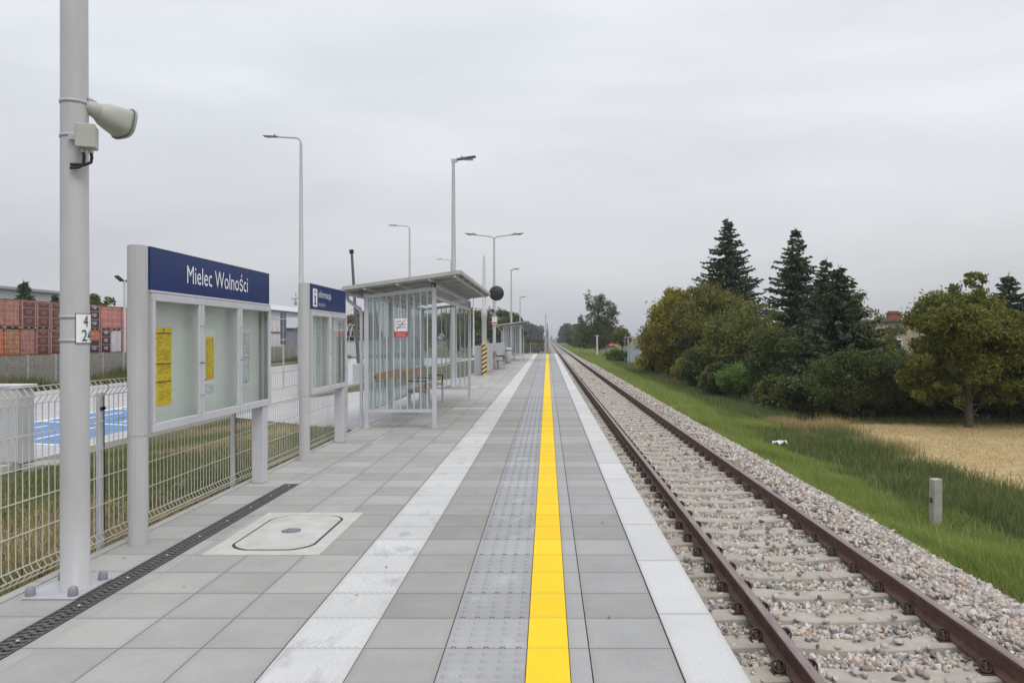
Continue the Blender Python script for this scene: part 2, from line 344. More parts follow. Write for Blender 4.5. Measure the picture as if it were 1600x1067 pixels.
sheet('pavement', .203, .60, 0, tile_mat('paving right', .201, .4, YP, .40, (.245, .242, .235), (.38, .378, .37)))
TG = tile_mat('guide slabs', -1.29, .39, YP, .40, (.47, .47, .46), (.60, .60, .595), stain=(.27, .27, .275), jd=.5)
b = MB(); b.box(-1.287, -.902, Y0, PEND, -.034, -.001)
for k in range(9):
    x = -1.255+k*.0395
    b.add([(x-.011, Y0, -.0012), (x-.006, Y0, .0035), (x+.006, Y0, .0035), (x+.011, Y0, -.0012), (x-.011, PEND, -.0012), (x-.006, PEND, .0035), (x+.006, PEND, .0035), (x+.011, PEND, -.0012)],
          [(0, 1, 5, 4), (1, 2, 6, 5), (2, 3, 7, 6)])
tag(b.build('guide_path', TG), kind='structure')
b = MB()
for yy in (16.2, 24.0, 40.0): b.box(-2.02, -1.292, yy, yy+.24, -.01, .006)
tag(b.build('guide_path', TG), kind='structure')
TD = tile_mat('warning slabs', -.50, .40, YP, .40, (.26, .262, .27), (.40, .40, .41), stain=(.47, .47, .47), jd=.5)
sheet('warning_path', -.50, -.102, -.001, TD)
dv, df = [], []
nn = 8
ang = np.arange(nn)*2*math.pi/nn
yy = np.arange(2.6, 42, .08); xx = -.46+np.arange(5)*.08
gx, gy = np.meshgrid(xx, yy); cx, cy = gx.ravel(), gy.ravel()
ring = lambda r, z: np.stack([cx[:, None]+r*np.cos(ang), cy[:, None]+r*np.sin(ang), np.full((len(cx), nn), z)], 2)
VV = np.concatenate([ring(.017, -.002), ring(.0125, .0062)], 1); M_ = len(cx)
idx = np.arange(nn); q = np.stack([idx, (idx+1) % nn, nn+(idx+1) % nn, nn+idx], 1)
FF = (q[None]+(np.arange(M_)*2*nn)[:, None, None]).reshape(-1, 4)
top = np.array([[8, 9, 10, 11], [8, 11, 12, 15], [12, 13, 14, 15]]); FT = (top[None]+(np.arange(M_)*2*nn)[:, None, None]).reshape(-1, 4)
tag(npmesh('warning_studs', VV.reshape(-1, 3), np.concatenate([FF, FT]), TD), kind='structure')
YT = tile_mat('yellow painted slabs', -.3, .6, YP, .40, (.76, .49, .012), (.90, .62, .02), joint=.003, jd=.72)
b = MB(); b.box(-.098, .10, Y0, PEND, -.03, .003); tag(b.build('yellow_line', YT), kind='structure')
TE = tile_mat('edge slabs', .604, .29, 4.17, 1.0, (.475, .475, .468), (.575, .573, .565), joint=.006, jd=.45, herring=True)
b = MB(); b.box(.605, .888, Y0, PEND, -.125, .002); tag(b.build('platform_edge', TE), kind='structure')
# access path and car park
b = MB(); b.add([(-3.2, 12.95, -.012), (-3.36, 13.1, -.07), (-9.4, 23, -.885), (-10.1, 24, -.885), (-10.1, 31, -.885), (-9.4, 31, -.885), (-3.36, 31, -.07), (-3.2, 31, -.012)], [(0, 7, 6, 1), (1, 6, 5, 2), (2, 5, 4, 3)])
tag(b.build('path', ASPH), kind='structure')
b = MB(); b.box(-23.5, -10.02, -4, 92, -1.0, -.905); b.box(-9.6, -3.3, 66, 92, -1.0, -.91); tag(b.build('car_park', ASPH), kind='structure')
b = MB(); b.box(-10.0, -9.86, -4, 70, -1.0, -.80); tag(b.build('kerb', mat('kerb concrete', (.45, .445, .43), .85, 0, col2=(.52, .51, .49), vs=6)), kind='structure')
b = MB(); b.box(-14.8, -11.1, 17.5, 29.5, -.91, -.899); b.mi = 1
b.box(-14.95, -14.78, 17.3, 29.5, -.9, -.895)
for yq in (17.5, 21.3, 25.1, 28.9): b.bar((-14.8, yq+.9, -.896), (-11.1, yq-.3, -.896), .13, .006)
for yq in (17.5, 21.3, 25.1):
    b.bar((-13.9, yq+1.0, -.896), (-13.9, yq+3.6, -.896), .1, .006); b.bar((-12.3, yq+.6, -.896), (-12.3, yq+3.2, -.896), .1, .006)
tag(b.build('blue_bay_markings', [BAYB, WHITE]), kind='structure')
# ------------------------------------------------------------------ drain channels
def drain(y0, y1, x0, x1, label):
    t = thing('drain_channel', (0, 0, 0), label, 'drain', 'slot drains let into the platform')
    b = MB(); b.box(x0, x0+.012, y0, y1, -.03, .002); b.box(x1-.012, x1, y0, y1, -.03, .002); b.box(x0, x1, y1, y1+.012, -.03, .002)
    b.build('rim', DARK, t)
    b = MB(); b.box(x0+.012, x1-.012, y0, y1, -.034, -.022); b.build('trough', BLACK, t)
    b = MB(); y = y0; p = .05 if y0 < 5 else .06; w = x1-x0-.024
    while y < y1-.03:
        X = [x0+.012+w*k/6 for k in range(7)]; dy = [0, .012, .022, 0, -.014, -.006, .008] if p < .055 else [0]*7
        for k in range(6):
            b.add([(X[k], y+dy[k], -.02), (X[k+1], y+dy[k+1], -.02), (X[k+1], y+dy[k+1]+.026, -.02), (X[k], y+dy[k]+.026, -.02),
                   (X[k], y+dy[k], -.001), (X[k+1], y+dy[k+1], -.001), (X[k+1], y+dy[k+1]+.026, -.001), (X[k], y+dy[k]+.026, -.001)],
                  [(4, 5, 6, 7), (0, 1, 5, 4), (3, 7, 6, 2)])
        y += p
    xm = (x0+x1)/2; b.box(xm-.004, xm+.004, y0, y1, -.02, 0)
    b.build('grate', mat('grate iron', (.085, .082, .08), .55, .3, col2=(.13, .125, .12), vs=25, bump=.2), t)
    b = MB(); b.lathe([(.009, -.002), (.009, .004), (.004, .006)], (0, 0, 0), 8); bo = b.build('bolt', STEEL, t); bo.location = (xm, y0+.3, 0); y = y0+.8
    while y < y1: c = bo.copy(); COL.objects.link(c); c.parent = t; c.location = (xm, y, 0); y += .5
drain(Y0+.5, 7.88, -2.73, -2.58, 'long black slotted drain channel running past the foot of the nearest mast')
drain(31, 45.5, -2.42, -2.32, 'distant dark slotted drain along the grey screen wall')
# ------------------------------------------------------------------ inspection cover
t = thing('inspection_cover', (-2.0, 5.935, 0), 'pale concrete inspection cover with black octagonal seam and round centre cap', 'manhole cover')
b = MB(); b.box(-.41, .41, -.64, .64, -.02, .006); b.build('surround', mat('pale frame concrete', (.46, .45, .42), .8, 0, col2=(.53, .52, .49), vs=7, bump=.2), t)
def octa(hx, hy, c):
    o = []
    for (sx, sy, a0) in ((1, -1, -90), (1, 1, 0), (-1, 1, 90), (-1, -1, 180)):
        cut = [(0, 0), (.12, .0), (.5, .24), (.88, .0), (1, 0)]
        for u in (0, .25, .5, .75, 1):
            a = R(a0+90*u); rx, ry = math.cos(a), math.sin(a); q = 1-.10*math.sin(math.pi*u)
            o.append((sx*(hx-c)+rx*c*q, sy*(hy-c)+ry*c*q))
    return o
b = MB(); b.prism(octa(.304, .534, .15), .0062, .0072); b.build('seam', BLACK, t)
b = MB(); b.prism(octa(.286, .516, .146), .0066, .0095); b.build('lid', mat('lid concrete', (.44, .43, .405), .8, 0, col2=(.54, .53, .50), vs=5, bump=.2), t)
b = MB(); b.lathe([(.075, .0095), (.075, .0125), (.06, .0125), (.055, .0105), (.03, .0105), (.03, .013)], n=28)
for k in range(4): b.box(math.cos(k*1.57+.5)*.065-.008, math.cos(k*1.57+.5)*.065+.008, math.sin(k*1.57+.5)*.065-.008, math.sin(k*1.57+.5)*.065+.008, .012, .015)
b.build('centre_cap', mat('cap iron', (.17, .18, .19), .5, .3, col2=(.24, .25, .26), vs=30), t)
for i, (x, y) in enumerate([(-1.12, 4.45), (-1.06, 5.0), (.45, 6.2), (-2.2, 4.6), (-.7, 7.4), (-1.9, 8.3), (-2.9, 5.2), (.33, 4.1)]):
    b = MB(); r_ = .008+.004*(i % 3); b.add([(-r_, 0, .003), (0, -r_*.5, .006), (r_*1.3, 0, .003), (.1*r_, r_*.6, .009)], [(0, 1, 2, 3)])
    o = b.build('fallen_leaf', mat('dry leaf', (.10, .06, .03), .8, 0, col2=(.16, .1, .05), vs=40), None, (x, y, .004)); o.rotation_euler = (0, 0, i*1.1)
    tag(o, 'tiny dry leaf fragment lying on the platform slabs', 'leaf', 'dry leaf fragments on the platform')
# ------------------------------------------------------------------ platform masts
def fixing(t, plate=True):
    b = MB(); b.bbox(-.2, .118, -.19, .19, 0, .014, .004); b.build('base_plate', STEEL, t)
    for sx in (-1, 1):
        for sy in (-1, 1):
            b = MB(); b.lathe([(.026, .014), (.028, .02), (.025, .055), (.018, .066), (.008, .07)], (-.045+sx*.125, sy*.15, 0), 10)
            b.build('bolt_cap', mat('bolt cap plastic', (.22, .23, .25), .5, 0, col2=(.26, .27, .29), vs=10), t)
def mast_shaft(t, h, r0, r1, name='pole'):
    b = MB(); b.lathe([(r0+.01, .012), (r0+.01, .02), (r0, .026), (r0, .6), (r0+(r1-r0)*.5, h*.55), (r1, h)], n=32); return b.build(name, MAST, t)
def lamp_head(t, x, z, s, rise=.06, ln=.55):
    b = MB()
    n = 8; P = []
    for i in range(n+1):
        u = i/n; wd = .05+.09*math.sin(min(u*2.2, 1.57)); th = .05*(1-u*.55)
        P.append((u, wd, th))
    vs = []; 
    for u, wd, th in P:
        xx = x+s*u*ln; zz = z+rise*u
        vs += [(xx, -wd, zz-th*.3), (xx, wd, zz-th*.3), (xx, wd*.7, zz+th), (xx, -wd*.7, zz+th)]
    fs = [(i*4+k, i*4+(k+1) % 4, (i+1)*4+(k+1) % 4, (i+1)*4+k) for i in range(n) for k in range(4)]+[(3, 2, 1, 0), (n*4, n*4+1, n*4+2, n*4+3)]
    b.add(vs, fs, True); h = b.build('lamp_head', mat('lamp housing', (.16, .165, .175), .4, .3, col2=(.2, .205, .215), vs=9), t)
    b = MB(); b.lathe([(.035, 0), (.035, .05), (.02, .065)], (x+s*.16, 0, z+.05), 10); b.build('photocell', BLACK, h)
    b = MB(); b.box(min(x+s*.25, x+s*.5), max(x+s*.25, x+s*.5), -.09, .09, z-.016+rise*.2, z-.01+rise*.25); b.build('lens', PLASTIC, h)
def arm_lamp(t, h, sides, reach, rise, r=.035):
    for s in sides:
        b = MB(); rr = .22
        pts = [(0, 0, h-.02)]+[(s*rr*(1-math.cos(a)), 0, h+rr*math.sin(a)) for a in (.35, .7, 1.05, 1.35)]
        x1 = reach; pts.append((s*x1, 0, h+rr+rise*(x1-rr)))
        b.tube(pts, [r*1.2]+[r]*(len(pts)-1), 8); b.build('arm', MAST, t)
        lamp_head(t, s*x1, h+rr+rise*(x1-rr)-.01, s, rise*.6, .62)
MX = -2.85
t = thing('platform_mast', (MX, 4.58, 0), 'nearest and tallest-looking grey mast, carrying the loudspeaker, at the left edge', 'lamp post', 'grey lighting masts along the platform')
fixing(t); mast_shaft(t, 7.1, .079, .067)
lamp_head(t, .05, 7.1, 1)
near_mast = t
# clamp bands
def bands(t, zs, r=.0835):
    for z in zs:
        b = MB(); b.lathe([(r, z-.010), (r+.0018, z-.010), (r+.0018, z+.010), (r, z+.010)], n=32); b.build('strap', STEEL, t)
bands(t, (2.93, 2.725), .0775)
bands(t, (1.64, 1.50), .0795)
# distance plate wrapped round the mast
pr = .0835; b = MB(); a0, a1 = R(-57), R(57); n = 24
def cyl_patch(b, a0, a1, z0, z1, r, n=24):
    vs = []
    for i in range(n+1):
        a = a0+(a1-a0)*i/n
        vs += [(r*math.cos(a), r*math.sin(a), z0), (r*math.cos(a), r*math.sin(a), z1)]
    b.add(vs, [(2*i, 2*i+2, 2*i+3, 2*i+1) for i in range(n)])
tp = thing('distance_plate', (MX, 4.58, 0), 'small white plate numbered 4 over 24 strapped round the nearest mast', 'sign')
cyl_patch(b, a0, a1, 1.482, 1.662, pr); cyl_patch(b, a1, a0, 1.482, 1.662, pr-.004); b.build('plate', WHITE, tp)
b = MB()
cyl_patch(b, a0, a1, 1.482, 1.486, pr+.001); cyl_patch(b, a0, a1, 1.658, 1.662, pr+.001); cyl_patch(b, a0, a0+.05, 1.482, 1.662, pr+.001, 2); cyl_patch(b, a1-.05, a1, 1.482, 1.662, pr+.001, 2)
b.build('border', INK, tp)
text('numeral', '4', .03, .068, INK, tp, (0, 0, 1.582), (0, 0, 0), .004, bend=(pr, R(-27)))
text('numeral', '24', .072, .068, INK, tp, (0, 0, 1.496), (0, 0, 0), .004, bend=(pr, R(-34)))
# horn loudspeaker
def horn(label, loc, d, sc=1, group=None):
    t = thing('loudspeaker', loc, label, 'loudspeaker', group)
    D = Vector(d).normalized(); side = D.cross(Vector((0, 0, 1))).normalized(); up = side.cross(D)
    def rect_ring(s, hw, hh, e=3.0, n=28):
        o = []
        for k in range(n):
            a = 2*math.pi*k/n; c, s_ = math.cos(a), math.sin(a)
            o.append(D*s+side*hw*math.copysign(abs(c)**(2/e), c)+up*hh*math.copysign(abs(s_)**(2/e), s_))
        return o
    def loft(b, secs, n=28, cap0=True):
        vs = []
        for q in secs: vs += rect_ring(*q)
        b.add([v*sc for v in vs], [(i*n+k, i*n+(k+1) % n, (i+1)*n+(k+1) % n, (i+1)*n+k) for i in range(len(secs)-1) for k in range(n)], True)
        if cap0: b.add([v*sc for v in vs[:n]], [tuple(range(n-1, -1, -1))])
    b = MB(); loft(b, [(.07, .062, .062, 2), (.10, .08, .078, 2.2), (.15, .105, .098, 2.6), (.22, .122, .110, 3), (.30, .138, .122, 3.2), (.345, .152, .134, 3.2), (.34, .146, .128, 3), (.2, .085, .072, 2.6), (.12, .03, .03, 2)])
    b.build('horn', HORN, t)
    b = MB(); loft(b, [(.333, .156, .138, 3.2), (.356, .156, .138, 3.2), (.356, .146, .128, 3.2), (.333, .146, .128, 3.2)], cap0=False); b.build('rim', STEEL, t)
    b = MB(); loft(b, [(-.03, .028, .028, 2), (-.02, .05, .05, 2), (.05, .066, .066, 2), (.075, .072, .072, 2), (.09, .066, .066, 2)]); b.build('driver', HORN, t)
    b = MB(); b.bar(D*.03*sc+up*.055*sc-side*.05*sc, D*.17*sc+up*.075*sc-side*.06*sc, .012*sc, .035*sc); b.bar(D*-.03*sc+up*.06*sc, D*.05*sc+up*.06*sc, .05*sc, .02*sc); b.bar(D*-.02*sc-side*.08*sc+up*.04*sc, D*.06*sc-side*.0*sc+up*.06*sc, .02*sc, .03*sc)
    b.build('bracket', STEEL, t); return t
horn('beige horn loudspeaker strapped high on the nearest mast', (MX+.07, 4.60, 2.915), (.42, .88, -.20), .70)
t = thing('junction_box', (MX+.125, 4.50, 2.705), 'small beige cable box on the nearest mast just below the loudspeaker', 'junction box')
t.rotation_euler = (0, 0, R(20))
b = MB(); b.bbox(-.05, .05, -.04, .06, -.068, .065, .005); b.build('housing', PLASTIC, t)
b = MB(); b.bbox(-.053, .053, -.056, -.04, -.071, .068, .004); b.build('lid', PLASTIC, t)
b = MB(); b.bar((-.1, .02, .0), (-.05, .02, 0), .02, .035); b.build('clamp', STEEL, t)
for x, e in ((-.02, -.02), (.02, .0)):
    b = MB(); b.lathe([(.014, -.095), (.014, -.068)], (x, 0, 0), 8); b.build('gland', PLASTIC, t)
    b = MB(); b.tube([(x, 0, -.09), (x+.004, 0, -.12), (x-.0, 0, -.15+e), (x-.03, .0, -.165+e), (-.09, .02, -.165+e)], .0095, 8); b.build('cable', BLACK, t)
def plat_mast(y, label, double=False, z0=0):
    t = thing('platform_mast', (MX, y, z0), label, 'lamp post', 'grey lighting masts along the platform')
    fixing(t); mast_shaft(t, 6.9, .1, .045)
    if double: arm_lamp(t, 6.75, (-1, 1), .95, .13)
    else:
        b = MB(); b.bar((-.06, 0, 6.9), (.12, 0, 6.92), .09, .1); b.build('spigot', MAST, t); lamp_head(t, .1, 6.93, 1, .1, .58)
    return t
plat_mast(23.2, 'grey mast with one lamp rising directly behind the near shelter')
t2 = plat_mast(41, 'grey mast with two outstretched lamp arms beyond the round mirror', True)
plat_mast(60.5, 'thin grey mast with one lamp behind the far shelter, nearer of two')
plat_mast(80.0, 'farthest thin grey mast with one lamp past the far shelter', z0=-1.16)
horn('small dark loudspeaker on the two-armed mast', (MX+.12, 40.9, 3.0), (-.5, -.8, -.2), 1.1)
t = thing('notice_plate', (MX, 40.85, 2.45), 'small white and red plate on the two-armed mast', 'sign')
b = MB(); b.box(-.12, .16, -.02, 0, -.2, .22); b.build('plate', WHITE, t); b = MB(); b.box(-.1, .14, -.024, -.02, -.17, -.09); b.build('stripe', RED, t)
# striped pole with mirror
t = thing('striped_pole', (-2.53, 30.6, 0), 'tapered pole with black and yellow striped foot before the grey screen', 'pole')
b = MB(); b.lathe([(.10, 0), (.10, 2.3), (.12, 2.32), (.12, 2.6), (.085, 2.65), (.05, 4.75), (.01, 4.85)], n=20); b.build('pole', MAST, t)
b = MB(); n = 24; r = .108
def helix(b, ph, wz):
    for i in range(60):
        a = i*2*math.pi/12; z = ph+i*.03
        a2 = a+2*math.pi/12; z2 = z+.03
        if z2+wz > 1.3: break
        if z < 0: continue
        b.add([(r*math.cos(a), r*math.sin(a), z), (r*math.cos(a2), r*math.sin(a2), z2), (r*math.cos(a2), r*math.sin(a2), z2+wz), (r*math.cos(a), r*math.sin(a), z+wz)], [(0, 1, 2, 3)])
b2 = MB(); b2.lathe([(.105, 0), (.105, 1.32)], n=20); b2.build('yellow_sleeve', YEL2, t)
for ph in [-1.8+.18*k for k in range(18)]: helix(b, ph, .08)
b.build('black_stripes', BLACK, t)
t = thing('round_mirror', (-2.03, 30.5, 3.3), 'round black backed mirror held out from the striped pole', 'mirror')
b = MB(); n = 32
for s0, s1, z0_, z1_ in ((.0, .12, .10, .095), (.12, .22, .095, .06), (.22, .285, .06, 0), (.285, .3, 0, 0), (.3, .3, 0, -.03)):
    vs = [];
    for rr, yy_ in ((s0, -z0_), (s1, -z1_)):
        for k in range(n): a = 2*math.pi*k/n; vs.append((rr*math.cos(a), yy_, rr*math.sin(a)))
    b.add(vs, [(k, (k+1) % n, n+(k+1) % n, n+k) for k in range(n)], True)
b.build('back_shell', BLACK, t)
b = MB(); vs = [(.295*math.cos(2*math.pi*k/n), .03, .295*math.sin(2*math.pi*k/n)) for k in range(n)]; b.add(vs, [tuple(range(n))]); b.build('mirror_face', mat('mirror', (.8, .8, .82), .05, 1, col2=(.78, .78, .8), vs=1), t)
b = MB(); b.tube([(-.28, 0, 0), (-.42, .05, .01), (-.42, .1, .02)], .025, 8); b.build('arm', BLACK, t)
# ------------------------------------------------------------------ display boards
def capsule(w, d, n=8):
    p = []
    for k in range(n+1): a = math.pi+math.pi*k/n; p.append((w/2*math.cos(a), -d/2+w/2+w/2*math.sin(a)))
    for k in range(n+1): a = math.pi*k/n; p.append((w/2*math.cos(a), d/2-w/2+w/2*math.sin(a)))
    return p
def board(name, y0, y1, label, doors, leg_w):
    # local: x out of the face (+X), y along the track
    t = thing(name, (-3.02, y0, 0), label, 'notice board', 'glazed notice boards by the fence'); ln = y1-y0
    b = MB(); b.prism(capsule(.128, .14), 0, .795); b.prism(capsule(.133, .145), .80, 2.19); b.prism(capsule(.123, .135), .795, .80); b.prism(capsule(.113, .125), 2.19, 2.197); p = b.build('front_post', MAST, t)
    b = MB(); b.bbox(-.065, .055, ln-.20, ln-.07, 0, .80, .006); b.box(-.02, .01, ln-.05, ln+.01, .78, 2.19) ; b.build('rear_post', WFR, t)
    ys0 = .078; ye = ln
    b = MB(); b.bbox(-.06, .05, ys0, ye, 1.875, 2.197, .005); h = b.build('header', BLUE, t)
    b = MB(); b.bbox(-.07, .062, ys0, ye+.004, 1.855, 1.874, .004); b.bbox(-.055, .052, ys0, ye+.004, 2.198, 2.204, .002); b.build('header_trim', WFR, t)
    # cabinet shell
    b = MB(); b.box(-.07, -.06, ys0, ye, .80, 1.855); b.box(-.06, .045, ys0, ye, .80, .825); b.box(-.06, .045, ys0, ye, 1.835, 1.855); b.box(-.06, .045, ys0, ys0+.02, .825, 1.835); b.box(-.06, .045, ye-.02, ye, .825, 1.835)
    b.build('cabinet', WFR, t)
    b = MB(); b.box(-.059, -.045, ys0+.02, ye-.02, .826, 1.834); b.build('back_panel', BACKP, t)
    dw = (ye-ys0)/doors; fr = .045; out_ = []
    for k in range(doors):
        a = ys0+k*dw+.006; c = ys0+(k+1)*dw-.006
        b = MB()
        b.bbox(.045, .07, a, c, .805, .805+fr+.02, .004); b.bbox(.045, .07, a, c, 1.85-fr-.01, 1.85, .004)
        b.bbox(.0452, .0698, a+.001, a+fr, .871, 1.794, .003); b.bbox(.0452, .0698, c-fr, c-.001, .871, 1.794, .003)
        d = b.build('door', WFR, t)
        b = MB(); b.box(.054, .058, a+fr-.004, c-fr+.004, .85, 1.81); b.build('pane', CGLASS, d)
        ly = c-.02 if k == 0 else a+.02
        for z in (1.62, 1.03):
            b = MB(); b.tube([(.066, ly, z), (.082, ly, z)], .008, 8); b.build('lock', STEEL, d)
        b = MB(); b.box(.069, .074, ly-.022, ly+.022, 1.3, 1.306); b.build('latch', BLACK, d)
        out_.append((a, c))
    return t, out_
def poster(name, label, y, z0, z1, wdt, m, kind, X=-3.02-.044):
    t = thing(name, (X, y, z0), label, 'poster'); h = z1-z0
    b = MB(); n = 6; vs = []
    for i in range(n+1):
        for j in range(2): vs.append((.001+.002*math.sin(i*1.3+j), wdt*j, h*i/n))
    vs2 = [(v[0]-.001, v[1], v[2]) for v in vs]
    b.add(vs, [(2*i, 2*i+1, 2*i+3, 2*i+2) for i in range(n)]); b.add(vs2, [(2*i+2, 2*i+3, 2*i+1, 2*i) for i in range(n)]); b.build('sheet', m, t)
    ink = MB(); X1 = .0042
    def bar_(y0, y1, z0_, z1_): ink.add([(X1, y0*wdt, z0_*h), (X1, y1*wdt, z0_*h), (X1, y1*wdt, z1_*h), (X1, y0*wdt, z1_*h)], [(0, 1, 2, 3)])
    rnd = random.Random(len(label))
    if kind == 'y':
        bar_(.55, .6, .95, .985)
        for q in (.915, .525, .295): 
            x = .02
            while x < .97:
                w_ = rnd.uniform(.03, .09); bar_(x, min(x+w_, .98), q, q+.013); x += w_+.008
        bar_(.27, .275, .6, .915); bar_(.30, .305, .4, .6); bar_(.05, .25, .845, .853)
    if kind == 'w': bar_(.3, .35, .95, .985); bar_(.02, .5, .255, .27); bar_(.02, .2, .17, .185); bar_(.02, .25, .9, .91)
    if kind == 'g': bar_(.1, .9, .5, .505); bar_(.2, .3, .06, .09); bar_(.5, .6, .06, .09)
    ink.build('dark_print', INK, t)
    f = MB(); ink = f
    for k in range(46):
        z = .05+k*.0195
        if kind == 'y' and (k % 9 == 8): continue
        if kind == 'w' and not (.3 < z or z < .2): continue
        x = .05 if kind == 'g' else (.32 if kind == 'y' else .04)
        lim = .3 if kind == 'w' and z > .28 else .93
        while x < lim:
            w_ = rnd.uniform(.04, .12)
            if rnd.random() < .75: bar_(x, min(x+w_, lim), z, z+.007)
            x += w_+.02
    f.build('faint_print', YINK if kind == 'y' else mat('grey print', (.35, .36, .4), .8, 0, col2=(.4, .41, .45), vs=30), t)
    return t, wdt, h
bt, doors = board('notice_board', 5.60, 8.13, 'larger notice board with dark blue header reading Mielec Wolności and three glass doors', 3, .14)
text('lettering', 'Mielec Wolności', 1.27, .165, WHITE, bt, (.0505, .665, 1.965), FACE_X, .0015)
poster('paper_notice', 'yellow timetable sheet behind the first glass door', 5.885, .98, 1.60, .31, YPAPER, 'y')
t, wd_, h_ = poster('paper_notice', 'white and yellow timetable sheet behind the middle glass door', 6.685, .98, 1.6, .31, PAPER, 'w')
b = MB(); X1 = .005
b.add([(X1, .13, .16), (X1, .29, .16), (X1, .29, .545), (X1, .13, .545)], [(0, 1, 2, 3)]); b.build('yellow_column', YPAPER, t)
b = MB(); rr_ = random.Random(3)
for i in range(16):
    for j in (0, 1, 2):
        if rr_.random() < .75: z = .175+i*.0225; b.add([(.0058, .15+j*.05, z), (.0058, .172+j*.05, z), (.0058, .172+j*.05, z+.009), (.0058, .15+j*.05, z+.009)], [(0, 1, 2, 3)])
b.build('departure_times', INK, t)
poster('paper_notice', 'faint white sheet behind the third glass door', 7.55, 1.03, 1.6, .30, PAPER, 'g')
bi, doors2 = board('information_board', 9.45, 11.22, 'smaller notice board with blue header reading informacja and two glass doors', 2, .14)
text('lettering', 'informacja', .58, .125, WHITE, bi, (.0505, .42, 2.01), FACE_X)
text('lettering', 'information', .30, .06, mat('pale lettering', (.5, .53, .62), .5, 0, col2=(.46, .49, .58), vs=9), bi, (.0505, .42, 1.925), FACE_X)
b = MB(); b.box(.0502, .052, .19, .37, 1.915, 2.145); ic = b.build('info_symbol', WHITE, bi)
b = MB(); b.box(.0522, .0532, .26, .30, 2.085, 2.12); b.box(.0522, .0532, .24, .30, 2.035, 2.055); b.box(.0522, .0530, .26, .30, 1.961, 2.034); b.box(.0522, .0532, .235, .325, 1.94, 1.96); b.build('info_glyph', BLUE, ic)
poster('paper_notice', 'narrow white sheet behind the first door of the smaller board', 10.12, 1.15, 1.62, .2, PAPER, 'g')
# ------------------------------------------------------------------ mesh fence
FX = -3.24
def fence_panel(label, p0, p1, z0=.02, H=1.19, extra=None):
    p0, p1 = Vector(p0), Vector(p1); d = (p1-p0); ln = d.length; a = math.atan2(d.y, d.x)
    t = thing('mesh_fence', (p0.x, p0.y, z0), label, 'fence', 'welded mesh fence panels', a)
    b = MB(); n = int(ln/.0605); w = .0048
    zs = [0, .045, .10, .125, .98, 1.04, 1.10, 1.15, 1.19]
    f = lambda z: (.03 if abs(z-.045) < .002 else .03 if abs(z-1.10) < .002 else 0)
    prof_ = [(0, -.0), (.028, .04), (0, .085), (0, H-.11), (.04, H-.055), (0, H)]
    for k in range(n+1):
        x = ln*k/n
        for (a0_, z0_), (a1_, z1_) in zip(prof_[:-1], prof_[1:]): b.bar((x, -a0_, z0_), (x, -a1_, z1_), w, w, up=(1, 0, 0))
    for yy_, z in [(0, 0), (-.028, .04), (0, .085), (0, .29), (0, .49), (0, .69), (0, .89), (0, H-.11), (-.04, H-.055), (0, H)]:
        b.bar((0, yy_-.006, z), (ln, yy_-.006, z), .006, .006)
    b.build('mesh', CREAM, t)
    return t
def fence_post(label, x, y, z0=-.1, top=1.12, a=0):
    t = thing('fence_post', (x, y, z0), label, 'fence post', 'posts of the mesh fence', a)
    b = MB(); b.bbox(-.018, .018, -.025, .025, 0, top-z0, .004); b.build('post', WFR, t)
    for z in (1.0,): b = MB(); b.box(.018, .026, -.03, .03, z-z0-.01, z-z0+.012); b.build('clip', BLACK, t)
py = [3.2, 5.55, 7.9, 10.35, 12.35]
nm = ['nearest mesh fence panel behind the first mast', 'mesh fence panel under the larger notice board', 'mesh fence panel between the two notice boards', 'mesh fence panel between the smaller board and the near shelter']
py0 = [.85]+py
fence_panel('mesh fence panel at the very edge of the picture left of the first mast', (FX, .85), (FX, 3.2))
for i in range(4): fence_panel(nm[i], (FX, py[i]), (FX, py[i+1]))
pn = ['fence post left of the nearest mast', 'fence post beside the front post of the larger board', 'fence post below the larger notice board', 'fence post beside the front post of the smaller board', 'fence post close to the near shelter']
for i, y in enumerate(py): fence_post(pn[i], FX-.03, y)
# fence across the platform end
fence_panel('distant low mesh fence closing off the platform end', (-3.0, PEND-.1), (-.25, PEND-.1), 0, 1.0)
for x, s in ((-3.0, 'left'), (-1.6, 'middle'), (-.25, 'right')): fence_post('%s post of the far fence at the platform end' % s, x, PEND-.05, 0, 1.1)
